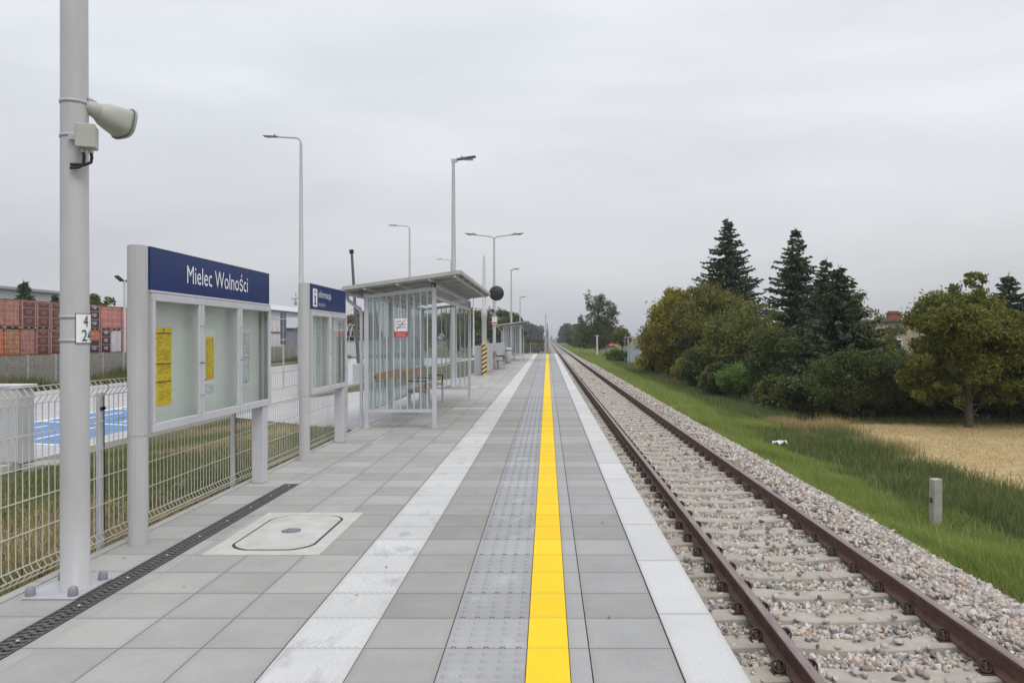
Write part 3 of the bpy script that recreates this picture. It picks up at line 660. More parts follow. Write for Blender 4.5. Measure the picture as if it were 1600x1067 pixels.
# ------------------------------------------------------------------ shelter
def make_shelter(label):
    t = thing('platform_shelter', (-3.04, 12.8, 0), label, 'shelter', 'glazed platform shelters')
    W, D = 1.14, 5.8; zl, zr = 2.26, 2.40
    zt = lambda x: zl+(zr-zl)*x/W
    for x, y in ((0, 0), (W, 0), (W, D), (0, D), (0, D*.34), (0, D*.67)):
        b = MB(); b.bbox(x-.035, x+.035, y-.035, y+.035, 0, zt(x), .005); b.box(x-.05, x+.05, y-.05, y+.05, 0, .012); b.build('post', WFR, t)
    for y in (0, D):
        b = MB(); b.bar((.035, y, .29), (W-.035, y, .29), .05, .05); b.build('bottom_rail', WFR, t); b = MB(); b.bar((.035, y, zl-.05), (W-.035, y, zr-.06), .05, .06); fr = b.build('top_rail', WFR, t)
        for k in range(9):
            x = W*(k+1)/10; b = MB(); b.bar((x, y, .31), (x, y, zt(x)-.08), .018, .03, up=(0, 1, 0)); b.build('mullion', WFR, fr)
        b = MB(); b.add([(.035, y-.004, .315), (W-.035, y-.004, .315), (W-.035, y-.004, zr-.09), (.035, y-.004, zl-.08), (.035, y+.004, .315), (W-.035, y+.004, .315), (W-.035, y+.004, zr-.09), (.035, y+.004, zl-.08)],
              [(0, 1, 2, 3), (7, 6, 5, 4)]); b.build('pane', GLASS, fr)
    b = MB(); b.bar((0, .035, .29), (0, D-.035, .29), .05, .05); b.build('bottom_rail', WFR, t); b = MB(); b.bar((0, .035, zl-.04), (0, D-.035, zl-.04), .05, .06); fr = b.build('top_rail', WFR, t)
    n = 18
    for k in range(1, n):
        y = D*k/n
        if min(abs(y-D*.34), abs(y-D*.67)) < .06: continue
        b = MB(); b.bar((0, y, .31), (0, y, zl-.07), .018, .018 if k % 3 else .035, up=(0, 1, 0)); b.build('mullion', WFR, fr)
    b = MB(); b.add([(-.004, .035, .315), (-.004, D-.035, .315), (-.004, D-.035, zl-.07), (-.004, .035, zl-.07), (.004, .035, .315), (.004, D-.035, .315), (.004, D-.035, zl-.07), (.004, .035, zl-.07)], [(3, 2, 1, 0), (4, 5, 6, 7)]); b.build('pane', GLASS, fr)
    # front lattice beam
    b = MB(); b.bar((W, -.05, 2.2), (W, D+.05, 2.2), .05, .05); b.bar((W, -.05, 2.385), (W, D+.05, 2.385), .05, .05)
    for k in range(17): y = D*k/16; b.bar((W, y, 2.22), (W, y, 2.365), .022, .03, up=(0, 1, 0))
    for k in range(16): y = D*k/16; b.bar((W, y, 2.22), (W, y+D/16, 2.365), .014, .014)
    b.build('lattice_beam', WFR, t)
    # roof
    x0, x1, y0, y1 = -.32, 1.62, -.28, 6.1; zf = lambda x: 2.30+(x-x0)*.135
    rf = MB(); n = 48; vs = []
    for k in range(n+1):
        y = y0+(y1-y0)*k/n; dz = .018 if (k % 2) else 0
        for x in (x0, x1): vs += [(x, y, zf(x)+.05+dz)]
    rf.add(vs, [(2*k, 2*k+1, 2*k+3, 2*k+2) for k in range(n)])
    vs2 = [(v[0], v[1], v[2]-.008) for v in vs]; rf.add(vs2, [(2*k+2, 2*k+3, 2*k+1, 2*k) for k in range(n)])
    r_ = rf.build('roof', ROOFM, t)
    for k in range(8):
        y = y0+.1+(y1-y0-.2)*k/7; b = MB(); b.bar((x0+.03, y, zf(x0+.03)+.012), (x1-.03, y, zf(x1-.03)+.012), .045, .06); b.build('rafter', WFR, r_)
    for x in (x0+.35, .57, 1.1, x1-.1): b = MB(); b.bar((x, y0, zf(x)-.02), (x, y1, zf(x)-.02), .035, .035); b.build('purlin', WFR, r_)
    b = MB(); 
    b.bar((x0, y0, zf(x0)+.03), (x0, y1, zf(x0)+.035), .03, .06); b.bar((x1, y0, zf(x1)+.03), (x1, y1, zf(x1)+.035), .02, .06)
    b.bar((x0, y0-.01, zf(x0)+.03), (x1, y0-.01, zf(x1)+.035), .02, .06); b.bar((x0, y1+.01, zf(x0)+.03), (x1, y1+.01, zf(x1)+.035), .02, .06); b.build('fascia', mat('roof edge metal', (.40, .39, .37), .55, .1, col2=(.46, .45, .43), vs=4), r_)
    b = MB(); b.tube([(x0-.03, y0, zf(x0)-.02), (x0-.03, y1, zf(x0)-.02)], .05, 8); b.build('gutter', WFR, r_)
    b = MB(); b.tube([(x0-.03, .05, zf(x0)-.05), (x0, .05, 2.15), (-.12, .05, 1.99), (-.10, .05, 1.9), (-.10, .05, .02)], .03, 10); b.build('downpipe', WFR, t)
    b = MB(); b.bbox(W-.04, W+.04, -.05, -.035, 2.36, 2.44, .003); b.build('sensor', BLACK, t)
    # leaning rail
    b = MB(); b.bbox(.09, .115, .25, 2.65, .78, .90, .005); lr = b.build('leaning_rail', WOOD, t)
    b = MB()
    for y in (.3, 1.4, 2.6): b.bar((.035, y, .84), (.09, y, .84), .03, .05)
    b.build('bracket', BLACK, lr)
    return t
def make_bench(label, loc, ln):
    t = thing('slatted_bench', loc, label, 'bench', 'wooden platform benches')
    for k in range(3): b = MB(); b.bbox(.10+.125*k, .20+.125*k, 0, ln, .43, .46, .005); b.build('seat_slat', WOOD, t)
    for k in range(2): b = MB(); b.bbox(.03-.02*k, .055-.02*k, 0, ln, .62+.13*k, .73+.13*k, .005); b.build('back_slat', WOOD, t)
    for y in (.12, ln/2, ln-.12):
        b = MB(); b.bar((.12, y, 0), (.12, y, .43), .04, .04); b.bar((.44, y, 0), (.44, y, .43), .04, .04); b.bar((.08, y, .415), (.48, y, .415), .04, .03); b.bar((.09, y, .42), (0, y, .86), .04, .03)
        b.box(.05, .5, y-.03, y+.03, 0, .01); b.build('leg', STEEL, t)
        b = MB(); b.bar((.06, y, .63), (.45, y, .63), .03, .025); b.bar((.44, y, .43), (.44, y, .63), .025, .025); b.build('armrest', BLACK, t)
    return t
sh = make_shelter('nearer glazed shelter with lattice beam, timber bench inside and grey sloping roof')
bn = make_bench('timber bench with black armrests inside the nearer shelter', (-2.93, 15.45, 0), 2.75)
s2 = copy_tree(sh); s2.location = (-2.84, 49, 0); s2['label'] = 'small far shelter close to the platform end'
b2_ = copy_tree(bn); b2_.location = (-2.75, 51.5, 0); b2_['label'] = 'tiny timber bench inside the far shelter'
b3_ = copy_tree(bn); b3_.location = (-2.56, 36.4, 0); b3_.scale = (1, .62, 1); b3_['label'] = 'bench standing in the open before the grey screen wall'
t = thing('smoking_sign', (-2.56, 12.762, 1.53), 'no smoking sign, white above and red below, on the near shelter glass', 'sign')
b = MB(); b.bbox(0, .215, -.008, 0, .095, .31, .002); b.build('white_plate', WHITE, t)
b = MB(); b.bbox(-.004, .219, -.010, -.001, 0, .094, .002); b.build('red_plate', RED, t)
b = MB(); b.bar((.03, -.0125, .115), (.19, -.0125, .295), .01, .002, up=(0, 1, 0)); b.build('slash', RED, t)
text('lettering', 'zakaz palenia', .17, .036, INK, t, (.022, -.0105, .192), FACE_NY, .001); text('lettering', 'tytoniu', .165, .036, INK, t, (.024, -.0105, .142), FACE_NY, .001)
b = MB(); b.bar((.03, -.0095, .26), (.12, -.0095, .26), .002, .012); b.build('cigarette_symbol', INK, t)
b = MB()
for k in range(4): b.box(.02+.01*(k % 2), .195-.01*(k % 3), -.0115, -.0105, .015+k*.018, .023+k*.018)
b.build('faint_print', mat('pale red print', (.75, .35, .33), .6, 0, col2=(.7, .3, .3), vs=20), t)
# ------------------------------------------------------------------ grey screen wall, bin
t = thing('screen_wall', (-2.62, 31, 0), 'long waist-high grey panel screen running from the striped pole to the far shelter', 'wall')
b = MB(); b.bbox(-.06, .03, .0, 15.5, .02, 1.2, .01); b.bbox(-.35, -.06, 0, .08, .0, 1.2, .01); b.build('panel', GREYW, t)
for k in range(8): b = MB(); b.bbox(-.09, .05, k*2.2-.0, k*2.2+.06, 0, 1.22, .005); b.build('post', WFR, t)
b = MB(); b.bar((-.02, 0, 1.225), (-.02, 15.5, 1.225), .1, .03); b.build('top_rail', WFR, t)
t = thing('litter_bin', (-2.32, 45.2, 0), 'slim grey litter bin with dark slot before the far shelter', 'litter bin')
b = MB(); b.lathe([(.16, .02), (.19, .05), (.2, .72), (.19, .74)], n=20); b.build('body', GREYW, t)
b = MB(); b.lathe([(.17, .74), (.17, .80)], n=20); b.build('slot', BLACK, t)
b = MB(); b.lathe([(.21, .80), (.21, .86), (.18, .92), (.05, .94)], n=20); b.build('lid', WFR, t)
# signal mast at the end
t = thing('signal_mast', (-.13, 74.2, -1.2), 'slender pale mast with signal box at the far end of the platform', 'mast')
b = MB(); b.lathe([(.09, 0), (.08, 2.5), (.045, 5.0), (.02, 5.1)], n=12); b.build('pole', STEEL, t)
b = MB(); b.bbox(.08, .2, .1, .3, 1.0, 3.6, .02); b.bbox(.02, .26, 0, .2, 2.9, 3.5, .03); b.bbox(.12, .2, .05, .15, 3.5, 4.1, .01); b.build('signal_back', mat('signal grey', (.2, .21, .23), .6, 0, col2=(.25, .26, .28), vs=6), t)
t = thing('end_marker', (.17, PEND-.15, 0), 'narrow cream marker post at the end of the yellow line', 'marker post')
b = MB(); b.bbox(-.03, .03, -.03, .03, 0, .95, .01); b.build('post', CREAM, t); b = MB(); b.box(-.045, .045, -.04, .04, 0, .02); b.build('foot', STEEL, t)
# ------------------------------------------------------------------ track
def rail(x, label):
    pr = [(-.07, -.172), (.07, -.172), (.07, -.160), (.012, -.145), (.009, -.05), (.034, -.035), (.036, -.006), (.028, 0), (-.028, 0), (-.036, -.006), (-.034, -.035), (-.009, -.05), (-.012, -.145), (-.07, -.160)]
    me = MB(); n = len(pr); yl = [-4, 60, 200, 900]
    vs = [(px, y, pz) for y in yl for px, pz in pr]
    for j in range(len(yl)-1):
        for k in range(n):
            me.mi = 1 if k in (6, 7, 8) else 0
            me.add([vs[j*n+k], vs[j*n+(k+1) % n], vs[(j+1)*n+(k+1) % n], vs[(j+1)*n+k]], [(0, 3, 2, 1)])
    return tag(me.build('railway_rail', [RUST, RUSTH], None, (x, 0, -.76)), label, 'rail', 'rails of the single track')
TX = 2.556
rail(TX-.7535, 'brown steel rail nearer the platform'); rail(TX+.7535, 'brown steel rail nearer the grass verge')
def sleeper_mb():
    b = MB(); st = [(-1.25, .14, -.985), (-1.2, .13, -.945), (-.92, .12, -.934), (-.6, .12, -.934), (-.4, .115, -.95), (-.2, .11, -.965), (0, .105, -.967), (.2, .11, -.965), (.4, .115, -.95), (.6, .12, -.934), (.92, .12, -.934), (1.2, .13, -.945), (1.25, .14, -.985)]
    vs = []
    for x, w_, z in st: vs += [(x, -w_-.02, -1.06), (x, -w_, z-.012), (x, -w_+.015, z), (x, w_-.015, z), (x, w_, z-.012), (x, w_+.02, -1.06)]
    k = 6; fs = [(i*k+j, i*k+j+1, (i+1)*k+j+1, (i+1)*k+j) for i in range(len(st)-1) for j in range(k-1)]
    fs = [tuple(reversed(f)) for f in fs]+[(0, 1, 2, 3, 4, 5), tuple(range(len(vs)-1, len(vs)-7, -1))]
    b.add(vs, [f for f in fs]); return b
def clip_mb(b, x, s):
    # ring of spring steel round a bolt on a ribbed plate
    b.bbox(x-.05, x+.05, -.05, .05, -.934, -.924, .003)
    n = 14; C = Vector((x, 0, -.885)); ax1 = Vector((1, 0, 0)); ax2 = Vector((0, .6, .8))
    pts = [C+ax1*math.cos(2*math.pi*k/n)*.045+ax2*math.sin(2*math.pi*k/n)*.045 for k in range(n+1)]
    b.tube(pts, .0105, 6, caps=False)
    n2 = [C+Vector((0, .03, -.0))+ax1*math.cos(2*math.pi*k/10)*.033+ax2*math.sin(2*math.pi*k/10)*.033 for k in range(11)]
    b.tube(n2, .009, 6, caps=False)
    b.lathe([(.026, -.935), (.026, -.89), (.017, -.888), (.017, -.862), (.008, -.855)], (x, 0, 0), 8)
sl0 = thing('railway_sleeper', (TX, 0, 0), 'pale concrete sleeper under the rails', 'sleeper', 'concrete sleepers under the rails')
sleeper_mb().build('sleeper_body', SLEEP, sl0)
for x0_ in (-.7535, .7535):
    for s in (-1, 1):
        b = MB(); clip_mb(b, x0_+s*.118, s); b.build('rail_clip', CLIP, sl0)
far_sl = sleeper_mb()
for x0_ in (-.7535, .7535):
    for s in (-1, 1):
        far_sl.mi = 1; far_sl.box(x0_+s*.118-.05, x0_+s*.118+.05, -.045, .045, -.934, -.85)
fs_obj = far_sl.build('railway_sleeper', [SLEEP, CLIP]); tag(fs_obj, 'pale concrete sleeper under the rails', 'sleeper', 'concrete sleepers under the rails')
SY = [5.57-.6*5+.6*k for k in range(0, 190)]
first = True
for i, y in enumerate(SY):
    if y < 32:
        o = sl0 if i == 0 else copy_tree(sl0); o.location = (TX, y, 0)
    else:
        if first: fs_obj.location = (TX, y, 0); first = False
        else: c = fs_obj.copy(); COL.objects.link(c); c.location = (TX, y, 0)
# ballast stones
ico = np.array([(-.525731, .850651, 0), (.525731, .850651, 0), (-.525731, -.850651, 0), (.525731, -.850651, 0), (0, -.525731, .850651), (0, .525731, .850651), (0, -.525731, -.850651), (0, .525731, -.850651), (.850651, 0, -.525731), (.850651, 0, .525731), (-.850651, 0, -.525731), (-.850651, 0, .525731)])
icf = np.array([(0,11,5),(0,5,1),(0,1,7),(0,7,10),(0,10,11),(1,5,9),(5,11,4),(11,10,2),(10,7,6),(7,1,8),(3,9,4),(3,4,2),(3,2,6),(3,6,8),(3,8,9),(4,9,5),(2,4,11),(6,2,10),(8,6,7),(9,8,1)])
octv = np.array([(1,0,0),(-1,0,0),(0,1,0),(0,-1,0),(0,0,1),(0,0,-1)], float); octf = np.array([(0,2,4),(2,1,4),(1,3,4),(3,0,4),(2,0,5),(1,2,5),(3,1,5),(0,3,5)])
def rotmats(n):
    q = RNG.normal(size=(n, 4)); q /= np.linalg.norm(q, axis=1)[:, None]; w_, x, y, z = q.T
    return np.stack([1-2*(y*y+z*z), 2*(x*y-z*w_), 2*(x*z+y*w_), 2*(x*y+z*w_), 1-2*(x*x+z*z), 2*(y*z-x*w_), 2*(x*z-y*w_), 2*(y*z+x*w_), 1-2*(x*x+y*y)], 1).reshape(n, 3, 3)
def bz(x): return np.interp(x, [.62, 4.2, 4.55, 4.95], [-1.01, -1.01, -1.13, -1.33])
SYA = np.array(SY)
cubv = np.array([(x, y, z) for x in (-.8, .8) for y in (-.8, .8) for z in (-.8, .8)], float)
cubf = np.array([(0,1,3),(0,3,2),(4,6,7),(4,7,5),(0,4,5),(0,5,1),(2,3,7),(2,7,6),(0,2,6),(0,6,4),(1,5,7),(1,7,3)])
def stones(y0, y1, step, r0, r1, base, faces, x0=.84, x1=5.0, dens=1.0):
    gx, gy = np.meshgrid(np.arange(x0, x1, step), np.arange(y0, y1, step)); n = gx.size
    x = gx.ravel()+RNG.uniform(-.5, .5, n)*step; y = gy.ravel()+RNG.uniform(-.5, .5, n)*step
    r = RNG.uniform(r0, r1, n)*RNG.choice([.75, .9, 1, 1.1], n)
    k = np.clip(((y-SYA[0])/.6+.5).astype(int), 0, len(SYA)-1); dy = np.abs(y-SYA[k])
    on = (dy < .135+r*.45) & (np.abs(x-TX) < 1.27)
    railz = (np.abs(np.abs(x-TX)-.7535) < .1)
    keep = ~on | ((RNG.random(n) < np.where(x > 3.45, .75, .05)) & ~railz); keep &= ~((x > 4.75) & (RNG.random(n) < (x-4.7)*2.5)); keep &= RNG.random(n) < dens
    z = bz(x)+RNG.uniform(-.012, .03, n); z += np.where(on, .055, 0); z += np.where((x > 3.85) & (x < 4.3), .005, 0)
    z -= np.where(railz, .02, 0)
    z += np.where(np.abs(x-TX) < .45, -.008, .012)
    x, y, z, r = x[keep], y[keep], z[keep], r[keep]; n = len(x)
    sc = np.stack([r*RNG.uniform(.8, 1.35, n), r*RNG.uniform(.7, 1.1, n), r*RNG.uniform(.5, .85, n)], 1)
    P = base[None]*RNG.uniform(.62, 1.3, (n, len(base), 1))*sc[:, None]+RNG.normal(0, .18, (n, len(base), 3))*r[:, None, None]
    P = np.einsum('nij,nkj->nki', rotmats(n), P)
    P += np.stack([x, y, z], 1)[:, None]
    return P.reshape(-1, 3), (faces[None]+(np.arange(n)*len(base))[:, None, None]).reshape(-1, 3)
SA = [stones(2.2, 10, .040, .021, .035, cubv, cubf), stones(2.2, 10, .048, .020, .032, ico, icf), stones(10, 20, .050, .026, .040, cubv, cubf), stones(20, 38, .075, .036, .056, octv, octf), stones(38, 75, .12, .05, .08, octv, octf)]
VV, FF, o_ = [], [], 0
for v, f in SA: VV.append(v); FF.append(f+o_); o_ += len(v)
STONE = mat('ballast stone', (.3, .3, .3), .85, 0, island=[(0.230, 0.203, 0.181), (0.472, 0.417, 0.362), (0.604, 0.560, 0.516), (0.362, 0.241, 0.164), (0.538, 0.472, 0.417), (0.274, 0.274, 0.280), (0.670, 0.631, 0.588), (0.428, 0.351, 0.285), (0.560, 0.511, 0.461), (0.153, 0.142, 0.137), (0.472, 0.417, 0.379)], bump=.5, bs=70, col2=None)
tag(npmesh('ballast', np.concatenate(VV), np.concatenate(FF), STONE), 'pale broken stone ballast around the track', None, None, 'stuff')
# ------------------------------------------------------------------ grasses
def blades(x, y, z, h, w_, lean=.35, bias=(0, 0)):
    n = len(x); a = RNG.uniform(0, 2*math.pi, n); dx, dy = np.cos(a), np.sin(a)
    la = RNG.uniform(0, 2*math.pi, n); ll = RNG.uniform(.1, 1, n)*lean*h
    lx, ly = np.cos(la)*ll+bias[0]*h, np.sin(la)*ll+bias[1]*h
    B = np.stack([x, y, z], 1); S_ = np.stack([dx*w_/2, dy*w_/2, 0*x], 1)
    Mi = B+np.stack([lx*.35, ly*.35, h*.6], 1); T = B+np.stack([lx, ly, h*(1-.25*ll/h)], 1)
    V = np.stack([B-S_, B+S_, Mi+S_*.8, T, Mi-S_*.8], 1).reshape(-1, 3)
    F = (np.array([[0, 1, 2, 4], [4, 2, 3, 3]])[None]+(np.arange(n)*5)[:, None, None])
    q = F[:, 0].reshape(-1, 4)
    t3 = np.stack([np.arange(n)*5+4, np.arange(n)*5+2, np.arange(n)*5+3], 1)
    return V, q, t3
def mixmesh(name, parts, m):
    Vs, Qs, Ts, o = [], [], [], 0
    for V, q, t in parts: Vs.append(V); Qs.append(q+o); Ts.append(t+o); o += len(V)
    V, Q, T = np.concatenate(Vs), np.concatenate(Qs), np.concatenate(Ts)
    me = bpy.data.meshes.new(name); me.vertices.add(len(V)); me.vertices.foreach_set('co', V.astype(np.float32).ravel())
    me.loops.add(Q.size+T.size); me.loops.foreach_set('vertex_index', np.concatenate([Q.ravel(), T.ravel()]).astype(np.int32))
    me.polygons.add(len(Q)+len(T))
    me.polygons.foreach_set('loop_start', np.concatenate([np.arange(len(Q))*4, Q.size+np.arange(len(T))*3]).astype(np.int32))
    me.polygons.foreach_set('loop_total', np.concatenate([np.full(len(Q), 4), np.full(len(T), 3)]).astype(np.int32))
    me.update(calc_edges=True); me.materials.append(m); o = bpy.data.objects.new(name, me); COL.objects.link(o); return o
def vgz(x, y): return np.array([gz(a, b_) for a, b_ in zip(x, y)])
def scatter(n, x0, x1, y0, y1, pw=1.0):
    return RNG.uniform(x0, x1, n), y0+(y1-y0)*RNG.random(n)**pw
def pnoise(x, y, s): return np.sin(x*s+1.3*np.sin(y*s*.7))*np.sin(y*s*.9+1.1*np.sin(x*s*.6+2))
GR = mat('verge grass', (.16, .23, .035), .7, 0, col2=(.32, .36, .09), vs=1.3, island=[(.18, .28, .04), (.29, .38, .075), (.40, .48, .15), (.21, .29, .045), (.52, .50, .27)], transl=.35, lo=.35, hi=.65)
GRD = mat('dark rank grass', (.08, .12, .03), .8, 0, col2=(.14, .17, .05), vs=.8, island=[(.07, .11, .025), (.12, .16, .04), (.19, .23, .07), (.34, .31, .15)], transl=.3)
DRY = mat('dry grass', (.36, .27, .12), .9, 0, col2=(.46, .35, .17), vs=1, island=[(.3, .22, .09), (.46, .36, .18), (.58, .48, .28), (.24, .19, .08)], transl=.3)
P = []
x, y = scatter(90000, 4.72, 6.9, 7, 26, 1.5); k = RNG.random(len(x)) < np.clip((x-4.6-.25*np.sin(y*1.7))*3, 0, 1); x, y = x[k], y[k]; P.append(blades(x, y, vgz(x, y)-.01, RNG.uniform(.08, .24, len(x))*(1+.5*pnoise(x, y, 1.5)), .006+.002*RNG.random(len(x)), .7, (-.15, -.1)))
x, y = scatter(26000, 4.75, 9.5, 105, 260, 1.2); P.append(blades(x, y, vgz(x, y)-.01, RNG.uniform(.25, .6, len(x)), .09, .5))
x, y = scatter(70000, 4.72, 7.3, 24, 110, 1.4); k = RNG.random(len(x)) < np.clip((x-4.6-.25*np.sin(y*1.7))*3, 0, 1); x, y = x[k], y[k]; P.append(blades(x, y, vgz(x, y)-.01, RNG.uniform(.15, .38, len(x)), .014+.012*(y/60), .5))
SEED = P_s = []
x, y = scatter(650, 5.4, 8.6, 9, 34, 1.0); P_s.append(blades(x, y, vgz(x, y), RNG.uniform(.25, .5, len(x)), .007, .7))
x, y = scatter(9000, 4.55, 5.15, 6.5, 40, 1.2); P_s.append(blades(x, y, vgz(x, y), RNG.uniform(.02, .10, len(x)), .008, 1.2))
tag(mixmesh('seed_stalks', P_s, mat('pale seed stalks', (.34, .36, .17), .8, 0, island=[(.28, .32, .12), (.42, .42, .24), (.5, .46, .3)], transl=.3)), 'pale seeding grass stalks standing above the verge', None, None, 'stuff')
tag(mixmesh('verge_grass', P, GR), 'bright green long grass on the bank beside the ballast', None, None, 'stuff')
P = []
x, y = scatter(70000, 6.2, 9.3, 7, 30, 1.3); k = (RNG.random(len(x)) < np.clip((x-5.9)*1.5, 0, 1)*np.clip((9.4-x)*1.1, 0, 1)) & ~((y > 18.0) & (x > 8.3) & (y < 24) & (RNG.random(len(x)) < .7)); x, y = x[k], y[k]
P.append(blades(x, y, vgz(x, y)-.01, RNG.uniform(.12, .36, len(x))*(1+.5*pnoise(x, y, 1.1)), .008, .7))
x, y = scatter(5000, 10, 22, 26.6, 28.0); P.append(blades(x, y, np.full(len(x), -1.62), RNG.uniform(.1, .4, len(x)), .014, .7))
x, y = scatter(30000, 6.8, 9.5, 28, 90, 1.3); P.append(blades(x, y, vgz(x, y)-.01, RNG.uniform(.2, .5, len(x)), .025, .6))
for (cx_, cy_, nn_, hh) in ((8.2, 19.4, 1600, .62), (7.7, 17.6, 1300, .5), (8.6, 17.2, 1200, .5), (7.3, 21.5, 1300, .5), (8.8, 15.0, 1100, .45), (9.3, 12.0, 900, .4), (8.6, 22.5, 1200, .7), (7.2, 15.5, 900, .4)):
    x = RNG.normal(cx_, .42, nn_); y = RNG.normal(cy_, .7, nn_); P.append(blades(x, y, vgz(x, y)-.02, RNG.uniform(.35, 1, nn_)*hh, .012, .6))
tag(mixmesh('rank_grass', P, GRD), 'darker rank grass between the bank and the straw field', None, None, 'stuff')
P = []
x = RNG.uniform(8.6, 32, 80000); y = 6+21*RNG.random(80000)**.9; k = x > 8.9+.3*np.sin(y)+np.where(y < 12, (12-y)*.0, 0); x, y = x[k], y[k]
n = len(x); P.append(blades(x, y, np.full(n, -1.55)+.022*np.sin(x*1.1+y*.5), RNG.uniform(.03, .09, n), .012, 3.2))
x, y = scatter(6000, 7.6, 22, 24.6, 27.3); k = pnoise(x, y, .8)+RNG.normal(0, .3, len(x)) > .1; x, y = x[k], y[k]; P.append(blades(x, y, np.full(len(x), -1.6), RNG.uniform(.08, .26, len(x)), .012, .9))
for (cx_, cy_, nn_, hh) in ((8.9, 21, 900, .55), (9.3, 20.2, 700, .5), (8.2, 24.5, 500, .7), (9.1, 25.0, 300, .75), (9.9, 13.2, 500, .45), (7.9, 23, 700, .35), (7.4, 25.5, 1100, .4), (8.2, 27, 900, .45), (6.9, 28.5, 800, .4), (9.6, 25.6, 700, .5), (10.2, 12.4, 400, .35)):
    x = RNG.normal(cx_, .28, nn_); y = RNG.normal(cy_, .3, nn_); P.append(blades(x, y, np.full(nn_, -1.62), RNG.uniform(.4, 1, nn_)*hh, .011, .5))
tag(mixmesh('straw', P, DRY), 'mown straw and dry grass stems on the field', None, None, 'stuff')
# left embankment
P = []
x, y = scatter(150000, -9.2, -3.32, 3.2, 22, 1.5); o = y < 12.9+(-3.3-x)*1.62; x, y = x[o], y[o]; k = pnoise(x, y, .9)+RNG.normal(0, .45, len(x)) > .05; xg, yg = x[k], y[k]; xd, yd = x[~k], y[~k]
P.append(blades(xg, yg, vgz(xg, yg)-.01, RNG.uniform(.04, .16, len(xg)), .009, .8))
tag(mixmesh('bank_grass', P, GRD), 'patchy grass on the bank behind the mesh fence', None, None, 'stuff')
x2, y2 = scatter(9000, -3.5, -3.22, 2.5, 12); xd = np.concatenate([xd[:70000], x2]); yd = np.concatenate([yd[:70000], y2])
tag(mixmesh('bank_dry_grass', [blades(xd, yd, vgz(xd, yd)-.01, RNG.uniform(.02, .10, len(xd)), .009, 1.1)], DRY), 'dry grass on the bank and along the fence foot', None, None, 'stuff')
x, y = scatter(25000, -25.9, -23.6, 25, 92); tag(mixmesh('weeds', [blades(x, y, np.full(len(x), -.95), RNG.uniform(.1, .6, len(x))*(1.1+pnoise(x, y, .7)), .04, .5)], mat('weeds', (.1, .1, .03), .9, 0, island=[(.06, .09, .02), (.16, .14, .05), (.1, .12, .03)])), 'weeds along the concrete yard wall', None, None, 'stuff')
# ------------------------------------------------------------------ trees
def leafcloud(C, rad, n, L_, W_, shell=.3, flat=0, droop=0):
    """n leaf rhombs gathered round clump centres C (m,3) with radii rad (m,)"""
    k = RNG.choice(len(C), n, p=rad**2/np.sum(rad**2)); d = RNG.normal(size=(n, 3)); d /= np.linalg.norm(d, axis=1)[:, None]
    rr = rad[k]*(shell+(1-shell)*RNG.random(n))*RNG.choice([1, 1, 1, 1.1, 1.1, 1.2, 1.5], n)
    P = C[k]+d*rr[:, None]*np.array([1, 1, .8])
    u = RNG.normal(size=(n, 3)); u[:, 2] *= (1-flat); u[:, 2] -= droop; u /= np.linalg.norm(u, axis=1)[:, None]
    v = RNG.normal(size=(n, 3)); v -= (v*u).sum(1)[:, None]*u; v /= np.linalg.norm(v, axis=1)[:, None]
    s = RNG.uniform(.6, 1.3, n)[:, None]
    V = np.stack([P-u*L_*s/2, P+v*W_*s/2, P+u*L_*s/2, P-v*W_*s/2], 1).reshape(-1, 3)
    return V, np.arange(4*n).reshape(-1, 4)
def leafmat(name, cols, tr=.35):
    cols = [tuple(min(.6, v*1.35) for v in c) for c in cols]
    return mat(name, cols[0], .65, 0, col2=cols[-1], vs=.9, island=list(cols), transl=tr, lo=.3, hi=.7)
LM_GREEN = leafmat('mid green leaves', [(.045, .065, .012), (.085, .11, .02), (.19, .19, .04)])
LM_GOLD = leafmat('golden leaves', [(.10, .11, .012), (.24, .21, .02), (.48, .33, .025), (.16, .15, .018)])
LM_DARK = leafmat('dark leaves', [(.022, .038, .010), (.048, .070, .015), (.12, .14, .035)])
LM_OLIVE = leafmat('olive walnut leaves', [(.07, .08, .010), (.115, .13, .02), (.24, .21, .03), (.09, .11, .018)])
LM_LIME = leafmat('lime leaves', [(.06, .12, .02), (.10, .18, .03), (.15, .22, .04)])
LM_RED = leafmat('russet leaves', [(.08, .07, .02), (.16, .10, .03), (.20, .13, .04)])
LM_NEEDLE = leafmat('spruce needles', [(.016, .030, .013), (.036, .056, .022), (.075, .095, .036)], .15)
LM_BIRCH = leafmat('birch leaves', [(.045, .06, .022), (.08, .10, .035), (.13, .14, .05)])
LM_FAR = leafmat('far leaves', [(.015, .032, .02), (.03, .055, .03)])
